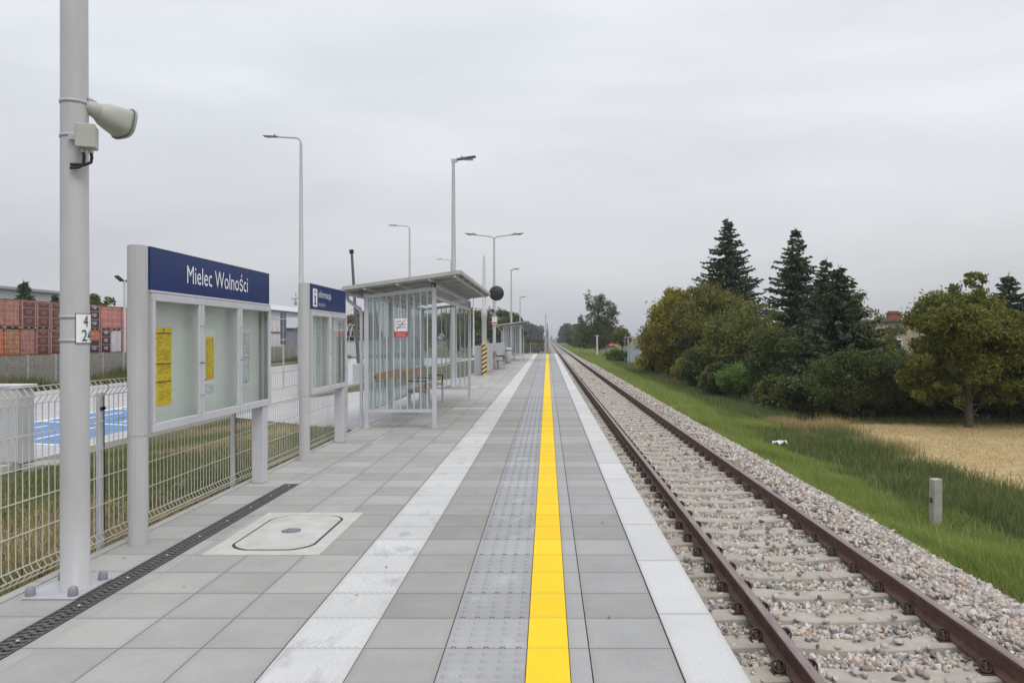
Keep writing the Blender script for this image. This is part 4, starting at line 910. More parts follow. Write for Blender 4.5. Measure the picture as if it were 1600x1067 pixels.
def tree(name, label, x, y, base, ell, trunk_r, n, leaf, m, group, clumps=26, cr=(.25, .42), bark=None, trunk_top=None, cat='tree', limbs=9, lw=.55, droop=0, sub=1.0):
    """ell: list of crown ellipsoids (dx, dy, z, rx, ry, rz), z above the base"""
    t = thing(name, (x, y, base), label, cat, group)
    C, Rr = [], []
    tot = sum(e[3]*e[5] for e in ell)
    for (dx, dy, z, rx, ry, rz) in ell:
        m_ = max(6, int(2.4*clumps*rx*rz/tot)); d = RNG.normal(size=(m_, 3)); d /= np.linalg.norm(d, axis=1)[:, None]
        rad = (.15+.85*RNG.random(m_)**.55)[:, None]*RNG.uniform(.85, 1.1, (m_, 1)); mn = min(rx, rz)
        rr = RNG.uniform(*cr, m_)*mn*1.05
        c = d*rad*np.maximum(np.array([rx, ry, rz])-rr[:, None]*.6, .1)+np.array([dx, dy, z]); c[:, 2] = np.maximum(c[:, 2], rr*.5)
        C.append(c); Rr.append(rr)
    C = np.concatenate(C); Rr = np.concatenate(Rr)
    n = int(n*1.5)
    if y < 80 and leaf < .3: n = int(n*1.5); leaf *= .76
    V, F = leafcloud(C, Rr, n, leaf, leaf*lw, .35, 0, droop)
    k = V[:, 2].reshape(-1, 4).min(1) > 0; F = F[k]
    npmesh('crown', V, F, m, t)
    zt = trunk_top or max(e[2] for e in ell); b = MB(); bk = bark or BARK
    tp_ = [(0, 0, -.1), (random.uniform(-.05, .05), 0, zt*.35), (random.uniform(-.1, .1), random.uniform(-.1, .1), zt*.7), (ell[0][0]*.6, ell[0][1]*.6, zt*1.05)]
    b.tube(tp_, [trunk_r*1.2, trunk_r*.85, trunk_r*.5, trunk_r*.18], 10)
    idx = RNG.choice(len(C), min(limbs, len(C)), replace=False)
    for i in idx:
        h0 = random.uniform(.3, .85)*min(zt, C[i][2]+.1); a = np.array([np.interp(h0, [0, zt], [0, ell[0][0]*.6]), np.interp(h0, [0, zt], [0, ell[0][1]*.6]), h0])
        mid = (a+C[i])/2+np.array([0, 0, .12*Rr[i]]); b.tube([a, mid, C[i]], [trunk_r*.34, trunk_r*.18, trunk_r*.06], 6)
    b.build('trunk', bk, t); return t
def conifer(label, x, y, base, H, Rb, group, dens=1.0, m=None, name='spruce_tree', low=.04, irregular=.25, bl=.34):
    t = thing(name, (x, y, base), label, 'tree', group); V = []
    lv = int(H*3.6*dens)+6; P, U, Ln, Wd = [], [], [], []
    for i in range(lv):
        f0 = low+(1-low)*(i/lv)**.95
        nb = max(5, int(5+Rb*(1-f0)*4.2)); a0 = random.random()*6.28
        for k in range(nb):
            f = min(f0+random.uniform(-.03, .03), .985); z = H*f; rad = Rb*((1-f)**.8)*random.uniform(1-irregular, 1+irregular)+.05
            a = a0+k*2*math.pi/nb+random.uniform(-.3, .3); L_ = rad*random.uniform(.6, 1.15); dr = random.uniform(.08, .4)
            ns = max(3, int(L_/.12))
            for s_ in range(ns):
                u = (s_+.6)/ns; px, py = math.cos(a)*L_*u, math.sin(a)*L_*u; pz = z-dr*L_*u+.28*L_*u*u
                for q in range(4):
                    da = a+random.uniform(-1.3, 1.3); hang = random.uniform(-1.1, .25)
                    P.append((px, py, pz)); U.append((math.cos(da), math.sin(da), hang)); Ln.append(bl*random.uniform(.6, 1.2)*(1-.35*u)); Wd.append(.12*random.uniform(.7, 1.3)*(bl/.34))
    for q in range(10): P.append((0, 0, H*.985-q*.05)); U.append((math.cos(q*2.4)*.4, math.sin(q*2.4)*.4, 1)); Ln.append(.28); Wd.append(.05)
    P, U = np.array(P), np.array(U); U /= np.linalg.norm(U, axis=1)[:, None]; Ln, Wd = np.array(Ln)[:, None], np.array(Wd)[:, None]
    v = np.cross(U, RNG.normal(size=U.shape)); v /= np.linalg.norm(v, axis=1)[:, None]
    VV = np.stack([P-U*Ln*.2, P+U*Ln*.35+v*Wd/2, P+U*Ln, P+U*Ln*.35-v*Wd/2], 1).reshape(-1, 3)
    npmesh('crown', VV, np.arange(len(VV)).reshape(-1, 4), m or LM_NEEDLE, t)
    b = MB(); b.tube([(0, 0, -.1), (0, 0, H*.5), (0, 0, H*.97)], [.035*H*.5, .022*H*.5, .01], 8); b.build('trunk', BARK, t)
    return t
g = 'trees and shrubs on the right of the line'
tree('walnut_tree', 'yellowing walnut tree with bare trunk standing alone at the edge of the straw field', 14.35, 26, -1.62,
     [(.0, 0, 3.2, 2.4, 2.2, 1.8), (.0, 0, 4.6, .9, .9, .8), (.1, 0, 5.15, .6, .6, .7), (-1.5, -.2, 2.0, 1.3, 1.1, 1.1), (-.9, 0, 3.9, 1.0, 1, .8), (1.9, 0, 2.5, 1.5, 1.4, 1.3), (0, -.6, 1.9, 1.6, .8, .6), (-1.2, -.3, 1.45, 1.2, 1, .7), (1.3, -.3, 1.5, 1.5, 1, .8)], .125, 36000, .17, LM_OLIVE, g, 80, (.17, .30), limbs=16, lw=.42, trunk_top=4.0)
tree('bushy_tree', 'yellow olive bushy tree at the right edge beside the walnut tree', 18.3, 26.5, -1.62, [(0, 0, 2.0, 2.2, 2, 1.7)], .12, 16000, .17, LM_OLIVE, g, 40, (.2, .35), lw=.45)
tree('golden_tree', 'golden yellow broadleaf tree at the left end of the hedge line', 9.9, 62, -1.5, [(0, 0, 3.4, 2.9, 3, 3.3), (.8, 0, 5.7, 1.7, 2, 1.7), (-.6, 0, 1.8, 2.6, 2, 1.8)], .2, 22000, .26, LM_GOLD, g, 60, (.2, .34))
tree('broadleaf_tree', 'round green broadleaf tree just right of the golden tree', 12.0, 55, -1.5, [(0, 0, 3.7, 3.0, 3, 3.4), (-.3, 0, 6.0, 2.0, 2, 1.4)], .2, 24000, .24, leafmat('green turning leaves', [(.05, .065, .012), (.095, .11, .018), (.24, .20, .03)]), g, 60, (.2, .34))
conifer('tallest dark spruce rising behind the green broadleaf tree', 13.5, 57, -1.5, 12.0, 4.3, g, 1.15)
conifer('second tall dark spruce in the middle of the hedge line', 15.0, 46, -1.6, 9.7, 3.2, g, 1.1)
conifer('smaller dark spruce just right of the second tall spruce', 15.9, 43.5, -1.6, 7.6, 2.9, g, 1.1)
tree('dark_shrub_tree', 'dark green shrubby tree below the tallest spruce', 11.2, 44, -1.6, [(0, 0, 2.6, 2.6, 2, 2.5), (.9, 0, 4.3, 1.6, 1.5, 1.0)], .15, 17000, .2, LM_GREEN, g, 46, (.2, .34))
tree('dark_shrub_tree', 'dark evergreen bush rising left of the ivy hedge', 10.4, 34, -1.6, [(0, 0, 1.9, 1.7, 1.6, 1.9), (.6, .4, 3.0, 1.1, 1.2, 1.0)], .12, 13000, .17, LM_DARK, g, 40, (.2, .36))
conifer('broad dark spruce standing in front of the others at the hedge corner', 11.9, 31, -1.6, 6.0, 2.9, g, 1.6, low=.02, bl=.3)
tree('ivy_hedge', 'dark ivy covered hedge at the corner of the straw field', 11.2, 28.3, -1.62, [(0, 0, 1.3, 1.9, 1.2, 1.5), (1.8, .3, 1.2, 1.6, 1.2, 1.4)], .1, 20000, .13, LM_DARK, g, 130, (.14, .3), cat='hedge', limbs=4)
tree('ivy_hedge', 'dark low hedge running between the ivy corner and the walnut tree', 14.6, 28.8, -1.62, [(0, 0, 1.0, 2.3, 1.0, 1.45), (2.6, .3, .95, 2.2, 1.0, 1.4), (5.2, .3, .95, 2.4, 1.0, 1.5), (2.5, .8, .5, 5.5, .6, .6)], .1, 30000, .14, LM_DARK, g, 150, (.16, .32), cat='hedge', limbs=4)
tree('russet_tree', 'thin russet brown tree with sparse twigs right of the dark spruces', 13.1, 33, -1.6, [(0, 0, 2.9, 1.3, 1.2, 1.2), (.2, 0, 4.3, .9, .9, .9)], .1, 4200, .15, LM_RED, g, 30, (.2, .4), limbs=22)
tree('pale_shrub', 'pale green shrub below the cream house', 16.0, 36, -1.6, [(0, 0, 1.7, 1.5, 1.2, 1.5), (.5, 0, 3.0, .8, .8, .8), (2.0, 1, 1.5, 1.3, 1, 1.3)], .08, 9000, .15, LM_BIRCH, g, 30, (.2, .35), cat='shrub')
tree('lime_shrub', 'bright lime green shrub at the foot of the dark hedge', 9.2, 36.5, -1.6, [(0, 0, 1.1, 1.15, 1, .9)], .06, 6000, .13, LM_LIME, g, 30, (.25, .4), cat='shrub')
tree('dark_shrub_tree', 'dark tangled shrub under the golden tree beside the verge', 9.4, 46, -1.55, [(0, 0, 1.2, 1.2, 2.2, 1.2), (.5, 5, 1.2, 1.3, 3, 1.3)], .08, 9000, .18, LM_DARK, g, 40, (.25, .4), cat='shrub')
tree('birch_tree', 'tall loose birch with pale trunk and drooping twigs beside the line', 7.4, 112, -1.4, [(-1.3, 0, 7.2, .9, 1, 3.0), (.4, 0, 6.6, 1.5, 2, 3.4), (1.9, 0, 6.0, 1.3, 1.5, 2.7), (-2.3, 0, 4.2, 1.2, 1.5, 2.2), (.2, 0, 3.4, 2.6, 2, 2.6), (2.9, 0, 3.8, 1.0, 1.2, 1.8)], .17, 15000, .30, LM_BIRCH, g, 130, (.22, .42), bark=BIRCHB, limbs=18, lw=.4, droop=.9, trunk_top=8.5)
tree('lime_shrub', 'bright green shrub mound beside the line below the birch', 8.3, 88, -1.45, [(-.3, 0, .9, 1.5, 1.5, 1.0), (1.5, -2, .8, 1.3, 1.5, .9)], .06, 7000, .22, LM_LIME, g, 30, (.25, .4), cat='shrub')
tree('lime_shrub', 'olive shrub in front of the birch, above the red shed roof', 10.6, 108, -1.4, [(0, 0, 3.0, 1.7, 1.5, 1.4)], .1, 4000, .3, LM_OLIVE, g, 24, (.25, .4))
for i, (x, y, h, lb) in enumerate([(7.4, 175, 4.6, 'low grey green tree by the line just left of the birch'), (6.6, 215, 5.8, 'mid green tree by the line between birch and far wood')]):
    tree('trackside_tree', lb, x, y, -1.4, [(0, 0, h*.55, 2.2, 3, h*.5), (1.6, 0, h*.4, 2.0, 3, h*.4)], .15, 6000, .45, LM_BIRCH if i else LM_GREEN, g, 30, (.25, .4))
for i, (x, y, r, h, m_, lb) in enumerate([(9.0, 41, 1.0, 1.6, LM_GREEN, 'mid green shrub at the verge between the lime shrub and the golden tree'), (9.6, 32, 1.1, 1.7, LM_GREEN, 'mid green shrub at the hedge corner right of the lime shrub'), (9.3, 51, 1.1, 1.9, LM_GOLD, 'yellowish low shrub at the verge below the green broadleaf tree'), (8.7, 44, 1.2, 2.6, LM_DARK, 'dark ragged shrub close to the verge below the tallest spruce'), (8.6, 38.5, 1.0, 2.2, LM_DARK, 'dark ragged shrub close to the verge just behind the lime shrub'), (9.9, 29.5, 1.1, 1.9, LM_DARK, 'dark low shrub at the very corner of the straw field'), (9.2, 66, 1.3, 2.2, LM_GREEN, 'green shrub at the verge below the golden tree'), (13.0, 30.6, 1.4, 3.6, LM_GREEN, 'leafy green bush rising out of the hedge right of the broad dark spruce'), (17.0, 28, 1.5, 2.8, LM_GREEN, 'green bush in the hedge behind the walnut trunk')]):
    tree('green_shrub', lb, x, y, -1.6, [(0, 0, h*.5, r, r, h*.5), (r*.4, .4, h*.35, r*.9, r, h*.35)], .05, 6500, .17, m_, g, 30, (.22, .38), cat='shrub')
# conifers far right
gb = 'trees behind the cream house'
for x, y, h, r, lb in [(28.6, 56, 6.3, 2.0, 'rounded dark conifer rising left of the walnut top'), (30.8, 51, 7.4, 2.9, 'dark conifer behind the walnut tree on its right'), (31.6, 56, 7.0, 2.2, 'second dark conifer behind the walnut tree'), (31.8, 49, 7.6, 3.0, 'dark conifer at the right edge of the picture'), (31.0, 80, 5.0, 1.4, 'tiny conifer seen over the cream house roof')]:
    conifer(lb, x, y, -1.6, h, r, gb, .9, bl=.42)
tree('distant_tree', 'faint round tree over the cream house roof right of the chimney', 37, 85, -1.6, [(0, 0, 3.7, 2.4, 2, 1.9)], .15, 4000, .35, LM_GREEN, gb, 20, (.25, .4))
# left side trees
gl = 'trees on the far side of the yard'
conifer('dark spruce top over the left brick stacks', -45.5, 66, -.95, 7.6, 2.4, gl, .9, bl=.45)
conifer('small spruce right of the spruce over the brick stacks', -42.8, 66, -.95, 6.3, 1.4, gl, .9, bl=.4)
tree('loose_tree', 'loose dark tree top just right of the nearest mast', -39.5, 66, -.95, [(0, 0, 5.2, 1.6, 1.5, 1.6), (1.0, 0, 4.0, 1.5, 1.5, 1.2)], .15, 2600, .4, LM_GREEN, gl, 24, (.2, .34), limbs=14)
for x, y, h, r, m, lb in [(-17.5, 150, 9.0, 4.5, LM_GREEN, 'leftmost green tree seen through the near shelter glass'), (-12.5, 140, 8.6, 4, LM_GREEN, 'dark green tree between near shelter and striped pole'), (-9.0, 150, 8.4, 3.6, LM_DARK, 'dark tree behind the two-armed mast'), (-6.3, 135, 7.2, 2.6, LM_BIRCH, 'open crowned grey green tree over the far shelter roof'), (-30, 120, 7.5, 4, LM_RED, 'brownish tree right of the smaller notice board'), (-24, 150, 7.8, 4, LM_GREEN, 'green tree behind the glass at the left post of the near shelter')]:
    tree('broadleaf_tree', lb, x, y, -1.0, [(0, 0, h*.5, r, r*.8, h*.48), (r*.4, 0, h*.72, r*.6, r*.5, h*.26)], .2, 7000, .45, m, gl, 40, (.2, .34))
for x, y, h, r, lb in [(-3.6, 112, 2.9, 2.2, 'olive shrub beyond the platform end fence'), (-1.6, 130, 2.4, 1.6, 'smaller olive shrub by the far signal mast')]:
    tree('olive_shrub', lb, x, y, -1.1, [(0, 0, h*.5, r, r, h*.5)], .08, 4500, .28, LM_BIRCH, 'shrubs beyond the platform end', 24, (.25, .4), cat='shrub')
def wood(name, label, xs_, y, depth, h, n):
    C, Rr = [], []
    for i in range(n):
        x = random.uniform(*xs_); yy_ = y+random.uniform(0, depth); hh = h*random.uniform(.75, 1.0)*(1 if x < xs_[1]-3 or xs_[0] > 0 else .9)
        for z in np.arange(1, hh, 2.0): C.append((x+random.uniform(-1, 1), yy_+random.uniform(-1, 1), -1+z)); Rr.append(random.uniform(1.3, 2.3))
    V, F = leafcloud(np.array(C), np.array(Rr), 30000, 1.0, .7, .5)
    tag(npmesh(name, V, F, LM_FAR), label, None, None, 'stuff')
wood('far_wood', 'far-off bluish wood left of the line', (-24, -4.0), 430, 60, 10.5, 70)
wood('far_wood', 'far-off bluish wood right of the line', (8.5, 22), 430, 60, 10.5, 50)
wood('far_wood', 'faint hazy tree line on the horizon', (-600, 600), 1250, 120, 7, 260)
# ------------------------------------------------------------------ concrete marker post, litter, trackside bits
t = thing('concrete_post', (6.2, 12.2, -1.56), 'short grey concrete post standing in the verge grass', 'marker post')
t.rotation_euler = (R(1.5), R(-1), R(12))
b = MB(); b.bbox(-.08, .08, -.06, .06, -.1, .82, .012); b.build('shaft', CONC, t)
b = MB(); b.box(-.086, -.08, -.03, .03, .44, .52); b.build('metal_tab', DARK, t)
t = thing('litter', (6.15, 20.2, -1.36), 'crumpled white plastic scrap lying in the verge grass', 'litter')
b = MB(); vs = []
for i in range(6):
    for j in range(5): vs.append((i*.07-.17, j*.05-.1, .08+.05*math.sin(i*2.1+j*1.7)+.03*random.random()))
b.add(vs, [(i*5+j, (i+1)*5+j, (i+1)*5+j+1, i*5+j+1) for i in range(5) for j in range(4)]); b.build('sheet', WHITE, t)
t = thing('utility_post', (7.0, 107, -1.4), 'pale concrete T topped post in front of the birch', 'post')
b = MB(); b.tube([(0, 0, 0), (0, 0, 3.3)], [.16, .11], 8); b.build('shaft', mat('pale post', (.5, .5, .5), .8, 0, col2=(.56, .56, .55), vs=4), t)
b = MB(); b.bar((-.32, 0, 3.2), (.32, 0, 3.2), .12, .12); b.build('crossbar', CONC, t)
t = thing('red_shed', (9.6, 118, -1.4), 'small shed with weathered red roof below the birch', 'shed')
b = MB(); b.box(-.9, 1.0, 0, 3, 0, 1.7); b.build('wall', CONC, t)
b = MB(); b.add([(-1.1, -.2, 1.7), (1.2, -.2, 1.7), (1.2, 3.2, 1.7), (-1.1, 3.2, 1.7), (-.7, .8, 2.5), (.8, .8, 2.5), (.8, 2.2, 2.5), (-.7, 2.2, 2.5)], [(0, 1, 5, 4), (1, 2, 6, 5), (2, 3, 7, 6), (3, 0, 4, 7), (4, 5, 6, 7), (3, 2, 1, 0)]); b.build('roof', mat('red roof', (.45, .10, .05), .8, 0, col2=(.5, .22, .14), vs=3), t)
t = thing('garden_shed', (9.7, 84, -1.5), 'grey blue board shed half hidden by the golden tree', 'shed')
b = MB(); b.box(-.6, 2.2, 0, 3, 0, 1.9); b.build('wall', mat('blue grey boards', (.25, .29, .33), .8, 0, col2=(.42, .46, .50), vs=9, stretch=(6, 6, .3)), t)
b = MB(); b.box(-.9, 2.5, -.3, 3.3, 3.0, 3.12); b.build('flat_roof', CONC, t)
b = MB()
for x in (-.8, 2.4): b.box(x-.06, x+.06, -.2, -.1, 0, 3.0); b.box(x-.06, x+.06, 3.1, 3.2, 0, 3.0)
b.build('canopy_posts', STEEL, t)
# board fence behind the hedge
t = thing('board_fence', (10.6, 40, -1.6), 'weathered dark board fence glimpsed under the golden and green trees', 'fence')
b = MB(); yq = 0
while yq < 24: b.box(-.012, .012, yq, yq+.13, 0, 1.35+.06*random.random()); yq += .15
b.build('boards', mat('weathered boards', (.07, .075, .085), .9, 0, col2=(.13, .13, .14), vs=5), t)
b = MB(); b.box(.012, .06, 0, 24, .3, .38); b.box(.012, .06, 0, 24, 1.0, 1.08); b.build('rails', BARK, t)
# tuft in the track
P_ = []; x = RNG.normal(2.45, .14, 90); y = RNG.normal(18.6, .22, 90); P_.append(blades(x, y, np.full(90, -1.0), RNG.uniform(.05, .16, 90), .008, .8))
tag(mixmesh('dry_tuft', P_, DRY), 'small dry weed tuft growing between the rails', 'weed')
# ------------------------------------------------------------------ cream house
t = thing('cream_house', (23.5, 60, -1.6), 'low cream house with flat roof and brick chimney behind the hedge', 'house')
CREAMW = mat('cream render', (.44, .36, .24), .85, 0, col2=(.50, .41, .28), vs=2)
b = MB(); b.box(0, 12, 0, 9, 0, 4.35); b.build('wall', CREAMW, t)
b = MB(); b.box(-.25, 12.25, -.25, 9.25, 4.35, 4.5); rf = b.build('roof', mat('roof felt', (.12, .10, .09), .8, 0, col2=(.17, .14, .12), vs=3), t)
BR = mat('chimney brick', (.24, .08, .055), .85, 0, col2=(.34, .14, .09), vs=14)
b = MB(); b.box(3.9, 4.8, 1.0, 1.7, 4.5, 5.1); b.box(3.82, 4.88, .92, 1.78, 5.0, 5.08)
for k in range(3): b.box(3.95+k*.3, 4.1+k*.3, 1.1, 1.6, 5.1, 5.22)
b.build('chimney', BR, rf)
for k in range(3):
    b = MB(); b.box(3.1+k*3, 4.4+k*3, -.03, .02, 1.6, 3.0); w_ = b.build('window', WHITE, t)
    b = MB(); b.box(3.2+k*3, 3.72+k*3, -.04, -.031, 1.7, 2.9); b.box(3.78+k*3, 4.3+k*3, -.04, -.031, 1.7, 2.9); b.build('pane', mat('dark window', (.04, .05, .06), .1, 0, col2=(.05, .06, .07), vs=1), w_)
# ------------------------------------------------------------------ yard wall and brick stacks
WXX = -25
n_ = 0
t = thing('yard_wall', (WXX, 20, -.95), 'long pebbled concrete panel wall below the brick stacks', 'wall')
for k in range(30):
    y = k*2.06
    if 20+y < 28: continue
    for j in range(3):
        b = MB(); b.bbox(-.025, .025, y+.06, y+2.0, j*.55, j*.55+.545, .006); b.build('panel', PANELC, t)
    b = MB(); b.bbox(-.06, .06, y-.06, y+.06, 0, 1.68, .008); b.build('post', CONC, t)
t = thing('white_wall', (WXX-.5, 84, -.95), 'plain whitewashed low wall right of the smaller notice board', 'wall')
b = MB(); b.bbox(-.1, .1, 0, 60, 0, 2.05, .01); b.build('panel', mat('whitewash', (.6, .61, .65), .8, 0, col2=(.66, .67, .7), vs=1), t); b = MB(); b.box(-.16, .16, 0, 60, 2.05, 2.12); b.build('coping', WFR, t)
def brickmat(name, c1, c2, mortar, sc=1.0, bw=.25, bh=.24):
    m = bpy.data.materials.new(name); m.use_nodes = True; n, l = m.node_tree.nodes, m.node_tree.links; b = n['Principled BSDF']; b.inputs['Roughness'].default_value = .6
    tcn = n.new('ShaderNodeTexCoord'); sp = n.new('ShaderNodeSeparateXYZ'); cb = n.new('ShaderNodeCombineXYZ'); l.new(tcn.outputs['Object'], sp.inputs[0]); l.new(sp.outputs['Y'], cb.inputs[0]); l.new(sp.outputs['Z'], cb.inputs[1])
    br = n.new('ShaderNodeTexBrick'); br.offset = 0; br.inputs['Scale'].default_value = sc; br.inputs['Brick Width'].default_value = bw; br.inputs['Row Height'].default_value = bh; br.inputs['Mortar Size'].default_value = .012
    br.inputs['Color1'].default_value = (*c1, 1); br.inputs['Color2'].default_value = (*c2, 1); br.inputs['Mortar'].default_value = (*mortar, 1)
    l.new(cb.outputs[0], br.inputs['Vector'])
    nzz = n.new('ShaderNodeTexNoise'); nzz.inputs['Scale'].default_value = 4; l.new(tcn.outputs['Object'], nzz.inputs['Vector'])
    mm = n.new('ShaderNodeMix'); mm.data_type = 'RGBA'; mm.blend_type = 'OVERLAY'; mm.inputs[0].default_value = .5; l.new(br.outputs[0], mm.inputs[6]); l.new(nzz.outputs['Fac'], mm.inputs[7]); l.new(mm.outputs[2], b.inputs['Base Color']); return m
BP = {'pink': brickmat('pink wrapped bricks', (.30, .125, .095), (.40, .17, .13), (.46, .28, .24)), 'red': brickmat('salmon wrapped bricks', (.44, .17, .14), (.52, .21, .18), (.58, .36, .33), bh=.36, bw=.5),
      'orange': brickmat('bare orange bricks', (.52, .16, .07), (.64, .24, .12), (.18, .06, .03), bw=.3, bh=.22), 'hollow': brickmat('hollow brick ends', (.46, .16, .07), (.5, .3, .18), (.10, .04, .02), bw=.13, bh=.22),
      'pale': brickmat('pale wrapped blocks', (.60, .58, .58), (.66, .63, .63), (.35, .2, .2), bw=.55, bh=1.3)}
FILMB = mat('brown printed film', (.085, .030, .022), .35, 0, col2=(.12, .045, .034), vs=6); FILMK = mat('black printed film', (.022, .017, .022), .35, 0, col2=(.04, .03, .036), vs=6)
WRAP = mat('pink wrap strip', (.36, .22, .20), .4, 0, col2=(.45, .29, .27), vs=12)
WTOP = mat('clear wrap top', (.5, .46, .46), .4, 0, col2=(.42, .36, .36), vs=5)
PCNT = {}
CPM = None
def pallet(kind, y, z, w_=1.08, h=1.42, level=''):
    words = {'pink': 'pink film-wrapped brick pallet', 'red': 'salmon red wrapped brick pallet', 'orange': 'bare orange brick stack', 'hollow': 'stack of hollow brick ends', 'pale': 'pale wrapped block pallet', 'brown': 'brown printed brick pallet', 'black': 'black printed brick pallet', 'torn': 'torn black pallet of orange bricks'}[kind]
    key = (kind, level); PCNT[key] = PCNT.get(key, 0)+1; od = ['first', 'second', 'third', 'fourth', 'fifth', 'sixth', 'seventh', 'eighth', 'ninth', 'tenth', 'eleventh', 'twelfth'][PCNT[key]-1]
    t = thing('brick_pallet', (WXX-1.2, y, z), '%s, %s such from the left, %s' % (words, od, level), 'brick pallet', 'stacked brick pallets behind the yard wall')
    if level == 'lowest tier behind the wall': t['label'] = '%s hidden low behind the yard wall, %s from left' % (words, od)
    base = {'brown': 'pink', 'black': 'pink', 'torn': 'orange'}.get(kind, kind)
    j = random.uniform(0, .05)
    b = MB(); b.bbox(-1.0, -j, .03, w_-.03, .12, h-.04*random.random(), .035); b.build('bricks', BP[base], t)
    b = MB()
    for q in (0, w_/2-.05, w_-.12): b.box(-1.0, 0, q, q+.1, 0, .1)
    b.box(-1.0, 0, 0, w_, .1, .12); b.build('wooden_base', mat('pallet wood', (.30, .20, .13), .8, 0, col2=(.40, .29, .19), vs=6), t)
    if kind != 'orange' and kind != 'hollow': b = MB(); b.box(-1.01, .01-j, .02, w_-.02, h, h+.012); b.build('film_top', WTOP, t)
    if kind in ('brown', 'black', 'torn'):
        f = FILMB if kind == 'brown' else FILMK
        spans = [(.16, .56), (.62, 1.02), (1.08, 1.34)] if kind != 'torn' else [(.16, .48), (.54, .84)]
        for i, (a, c) in enumerate(spans):
            b = MB(); b.bbox(-j, .008-j, .1, w_-.1, a, c, .003); p = b.build('printed_band', f, t)
            if kind != 'torn' or i == 0:
                text('cp_logo', 'cp', .4, .2, WHITE if kind != 'brown' else RED2, p, (.0085-j, .33, a+.1), FACE_X, .001)
        for q in (.04, w_-.1): b = MB(); b.bbox(-j, .012-j, q, q+.06, .14, h-.02, .003); b.build('wrap_strip', WRAP, t)
RED2 = mat('pinkish logo print', (.5, .17, .14), .6, 0, col2=(.46, .15, .12), vs=9)
Yc = 34.45; pitch = 1.125
top = ['pink', 'pink', 'pink', 'brown', 'brown', 'brown', 'black', 'black', 'black', 'red', 'red', 'red']
mid = ['orange', 'orange', 'hollow', 'pink', 'brown', 'brown', 'brown', 'brown', 'torn', 'black', 'pale', 'pink']
for i in range(12):
    y = Yc+i*pitch; pallet(mid[i], y, .58, level='middle tier'); pallet(top[i], y+random.uniform(-.04, .04), 2.03, level='top tier'); pallet('pink', y, -.9, level='lowest tier behind the wall')
for i in range(4):
    y = 70+i*1.35
    for k_, (z, lv) in enumerate(((-.9, 'lowest tier of the farther stack'), (.56, 'middle tier of the farther stack'), (2.02, 'top tier of the farther stack'))): pallet('pale', y, z, 1.25, level=lv)
# ------------------------------------------------------------------ buildings at left
WB = mat('pale cladding', (.42, .43, .45), .7, 0, col2=(.47, .48, .5), vs=1)
t = thing('warehouse', (-60, 66, -.95), 'flat grey roofed building rising behind the leftmost brick stacks', 'building')
b = MB(); b.box(0, 10.5, 0, 14, 0, 7.0); b.build('wall', WB, t); b = MB(); b.box(-.2, 10.8, -.3, 14.3, 7.0, 7.25); rf = b.build('roof', mat('grey roof', (.33, .34, .35), .7, 0, col2=(.38, .39, .4), vs=2), t)
b = MB(); b.box(4.5, 6.0, 2, 4, 7.25, 8.3); b.build('roof_vent', WB, rf)
t = thing('warehouse', (-52, 96, -.95), 'long pale hall with ribbed white roof between the notice boards', 'building')
b = MB(); b.box(0, 14, 0, 60, 0, 6.4); b.build('wall', mat('hall wall', (.55, .56, .58), .7, 0, col2=(.6, .61, .63), vs=1), t)
b = MB(); b.add([(-.4, -.4, 6.4), (14.4, -.4, 6.4), (7, -.4, 8.0), (-.4, 60.4, 6.4), (14.4, 60.4, 6.4), (7, 60.4, 8.0)], [(0, 1, 2), (5, 4, 3), (1, 4, 5, 2), (0, 2, 5, 3), (0, 3, 4, 1)]); b.build('roof', mat('hall roof', (.5, .51, .54), .5, .2, col2=(.56, .57, .6), vs=1), t)
b = MB()
for k in range(4): b.box(14.0, 14.05, 4+k*14, 9+k*14, 0, 4)
b.build('gate', WFR, t)
t = thing('grey_shed', (-33, 84, -.95), 'dark grey shed with sloping roof left of the smaller notice board', 'building')
b = MB(); b.box(0, 5, 0, 8, 0, 3.6); b.build('wall', mat('dark cladding', (.22, .23, .26), .7, 0, col2=(.26, .27, .3), vs=1), t)
b = MB(); b.add([(-.3, -.3, 3.6), (5.3, -.3, 3.6), (5.3, 8.3, 3.6), (-.3, 8.3, 3.6), (-.3, 4, 4.9), (5.3, 4, 4.9)], [(0, 1, 5, 4), (2, 3, 4, 5), (1, 2, 5), (3, 0, 4), (3, 2, 1, 0)]); b.build('roof', mat('shed roof', (.3, .31, .33), .6, 0, col2=(.34, .35, .37), vs=1), t)
# arched cycle canopy
t = thing('arched_canopy', (-29, 100, -.95), 'dark open canopy of crossing metal arcs above the white wall', 'canopy')
b = MB()
for k in range(7):
    for s in (-1, 1):
        y0_ = k*2.4; b.tube([(0, y0_+s*2.2*math.cos(a), 2.6+1.9*math.sin(a)) for a in np.linspace(.1, 1.6, 7)], .09, 6)
for z in (2.7, 3.6, 4.4): b.tube([(0, -2, z), (0, 17, z)], .07, 6)
b.build('arcs', STEEL, t)
b = MB()
for k in range(6): b.box(-.08, .08, k*3.2-1.5, k*3.2-1.34, 0, 2.7)
b.build('posts', STEEL, t)
b = MB(); b.box(-2, -1.9, -2, 17, 1.9, 3.2); b.build('backing', mat('dark mesh', (.03, .04, .035), .9, 0, col2=(.05, .06, .05), vs=3), t)
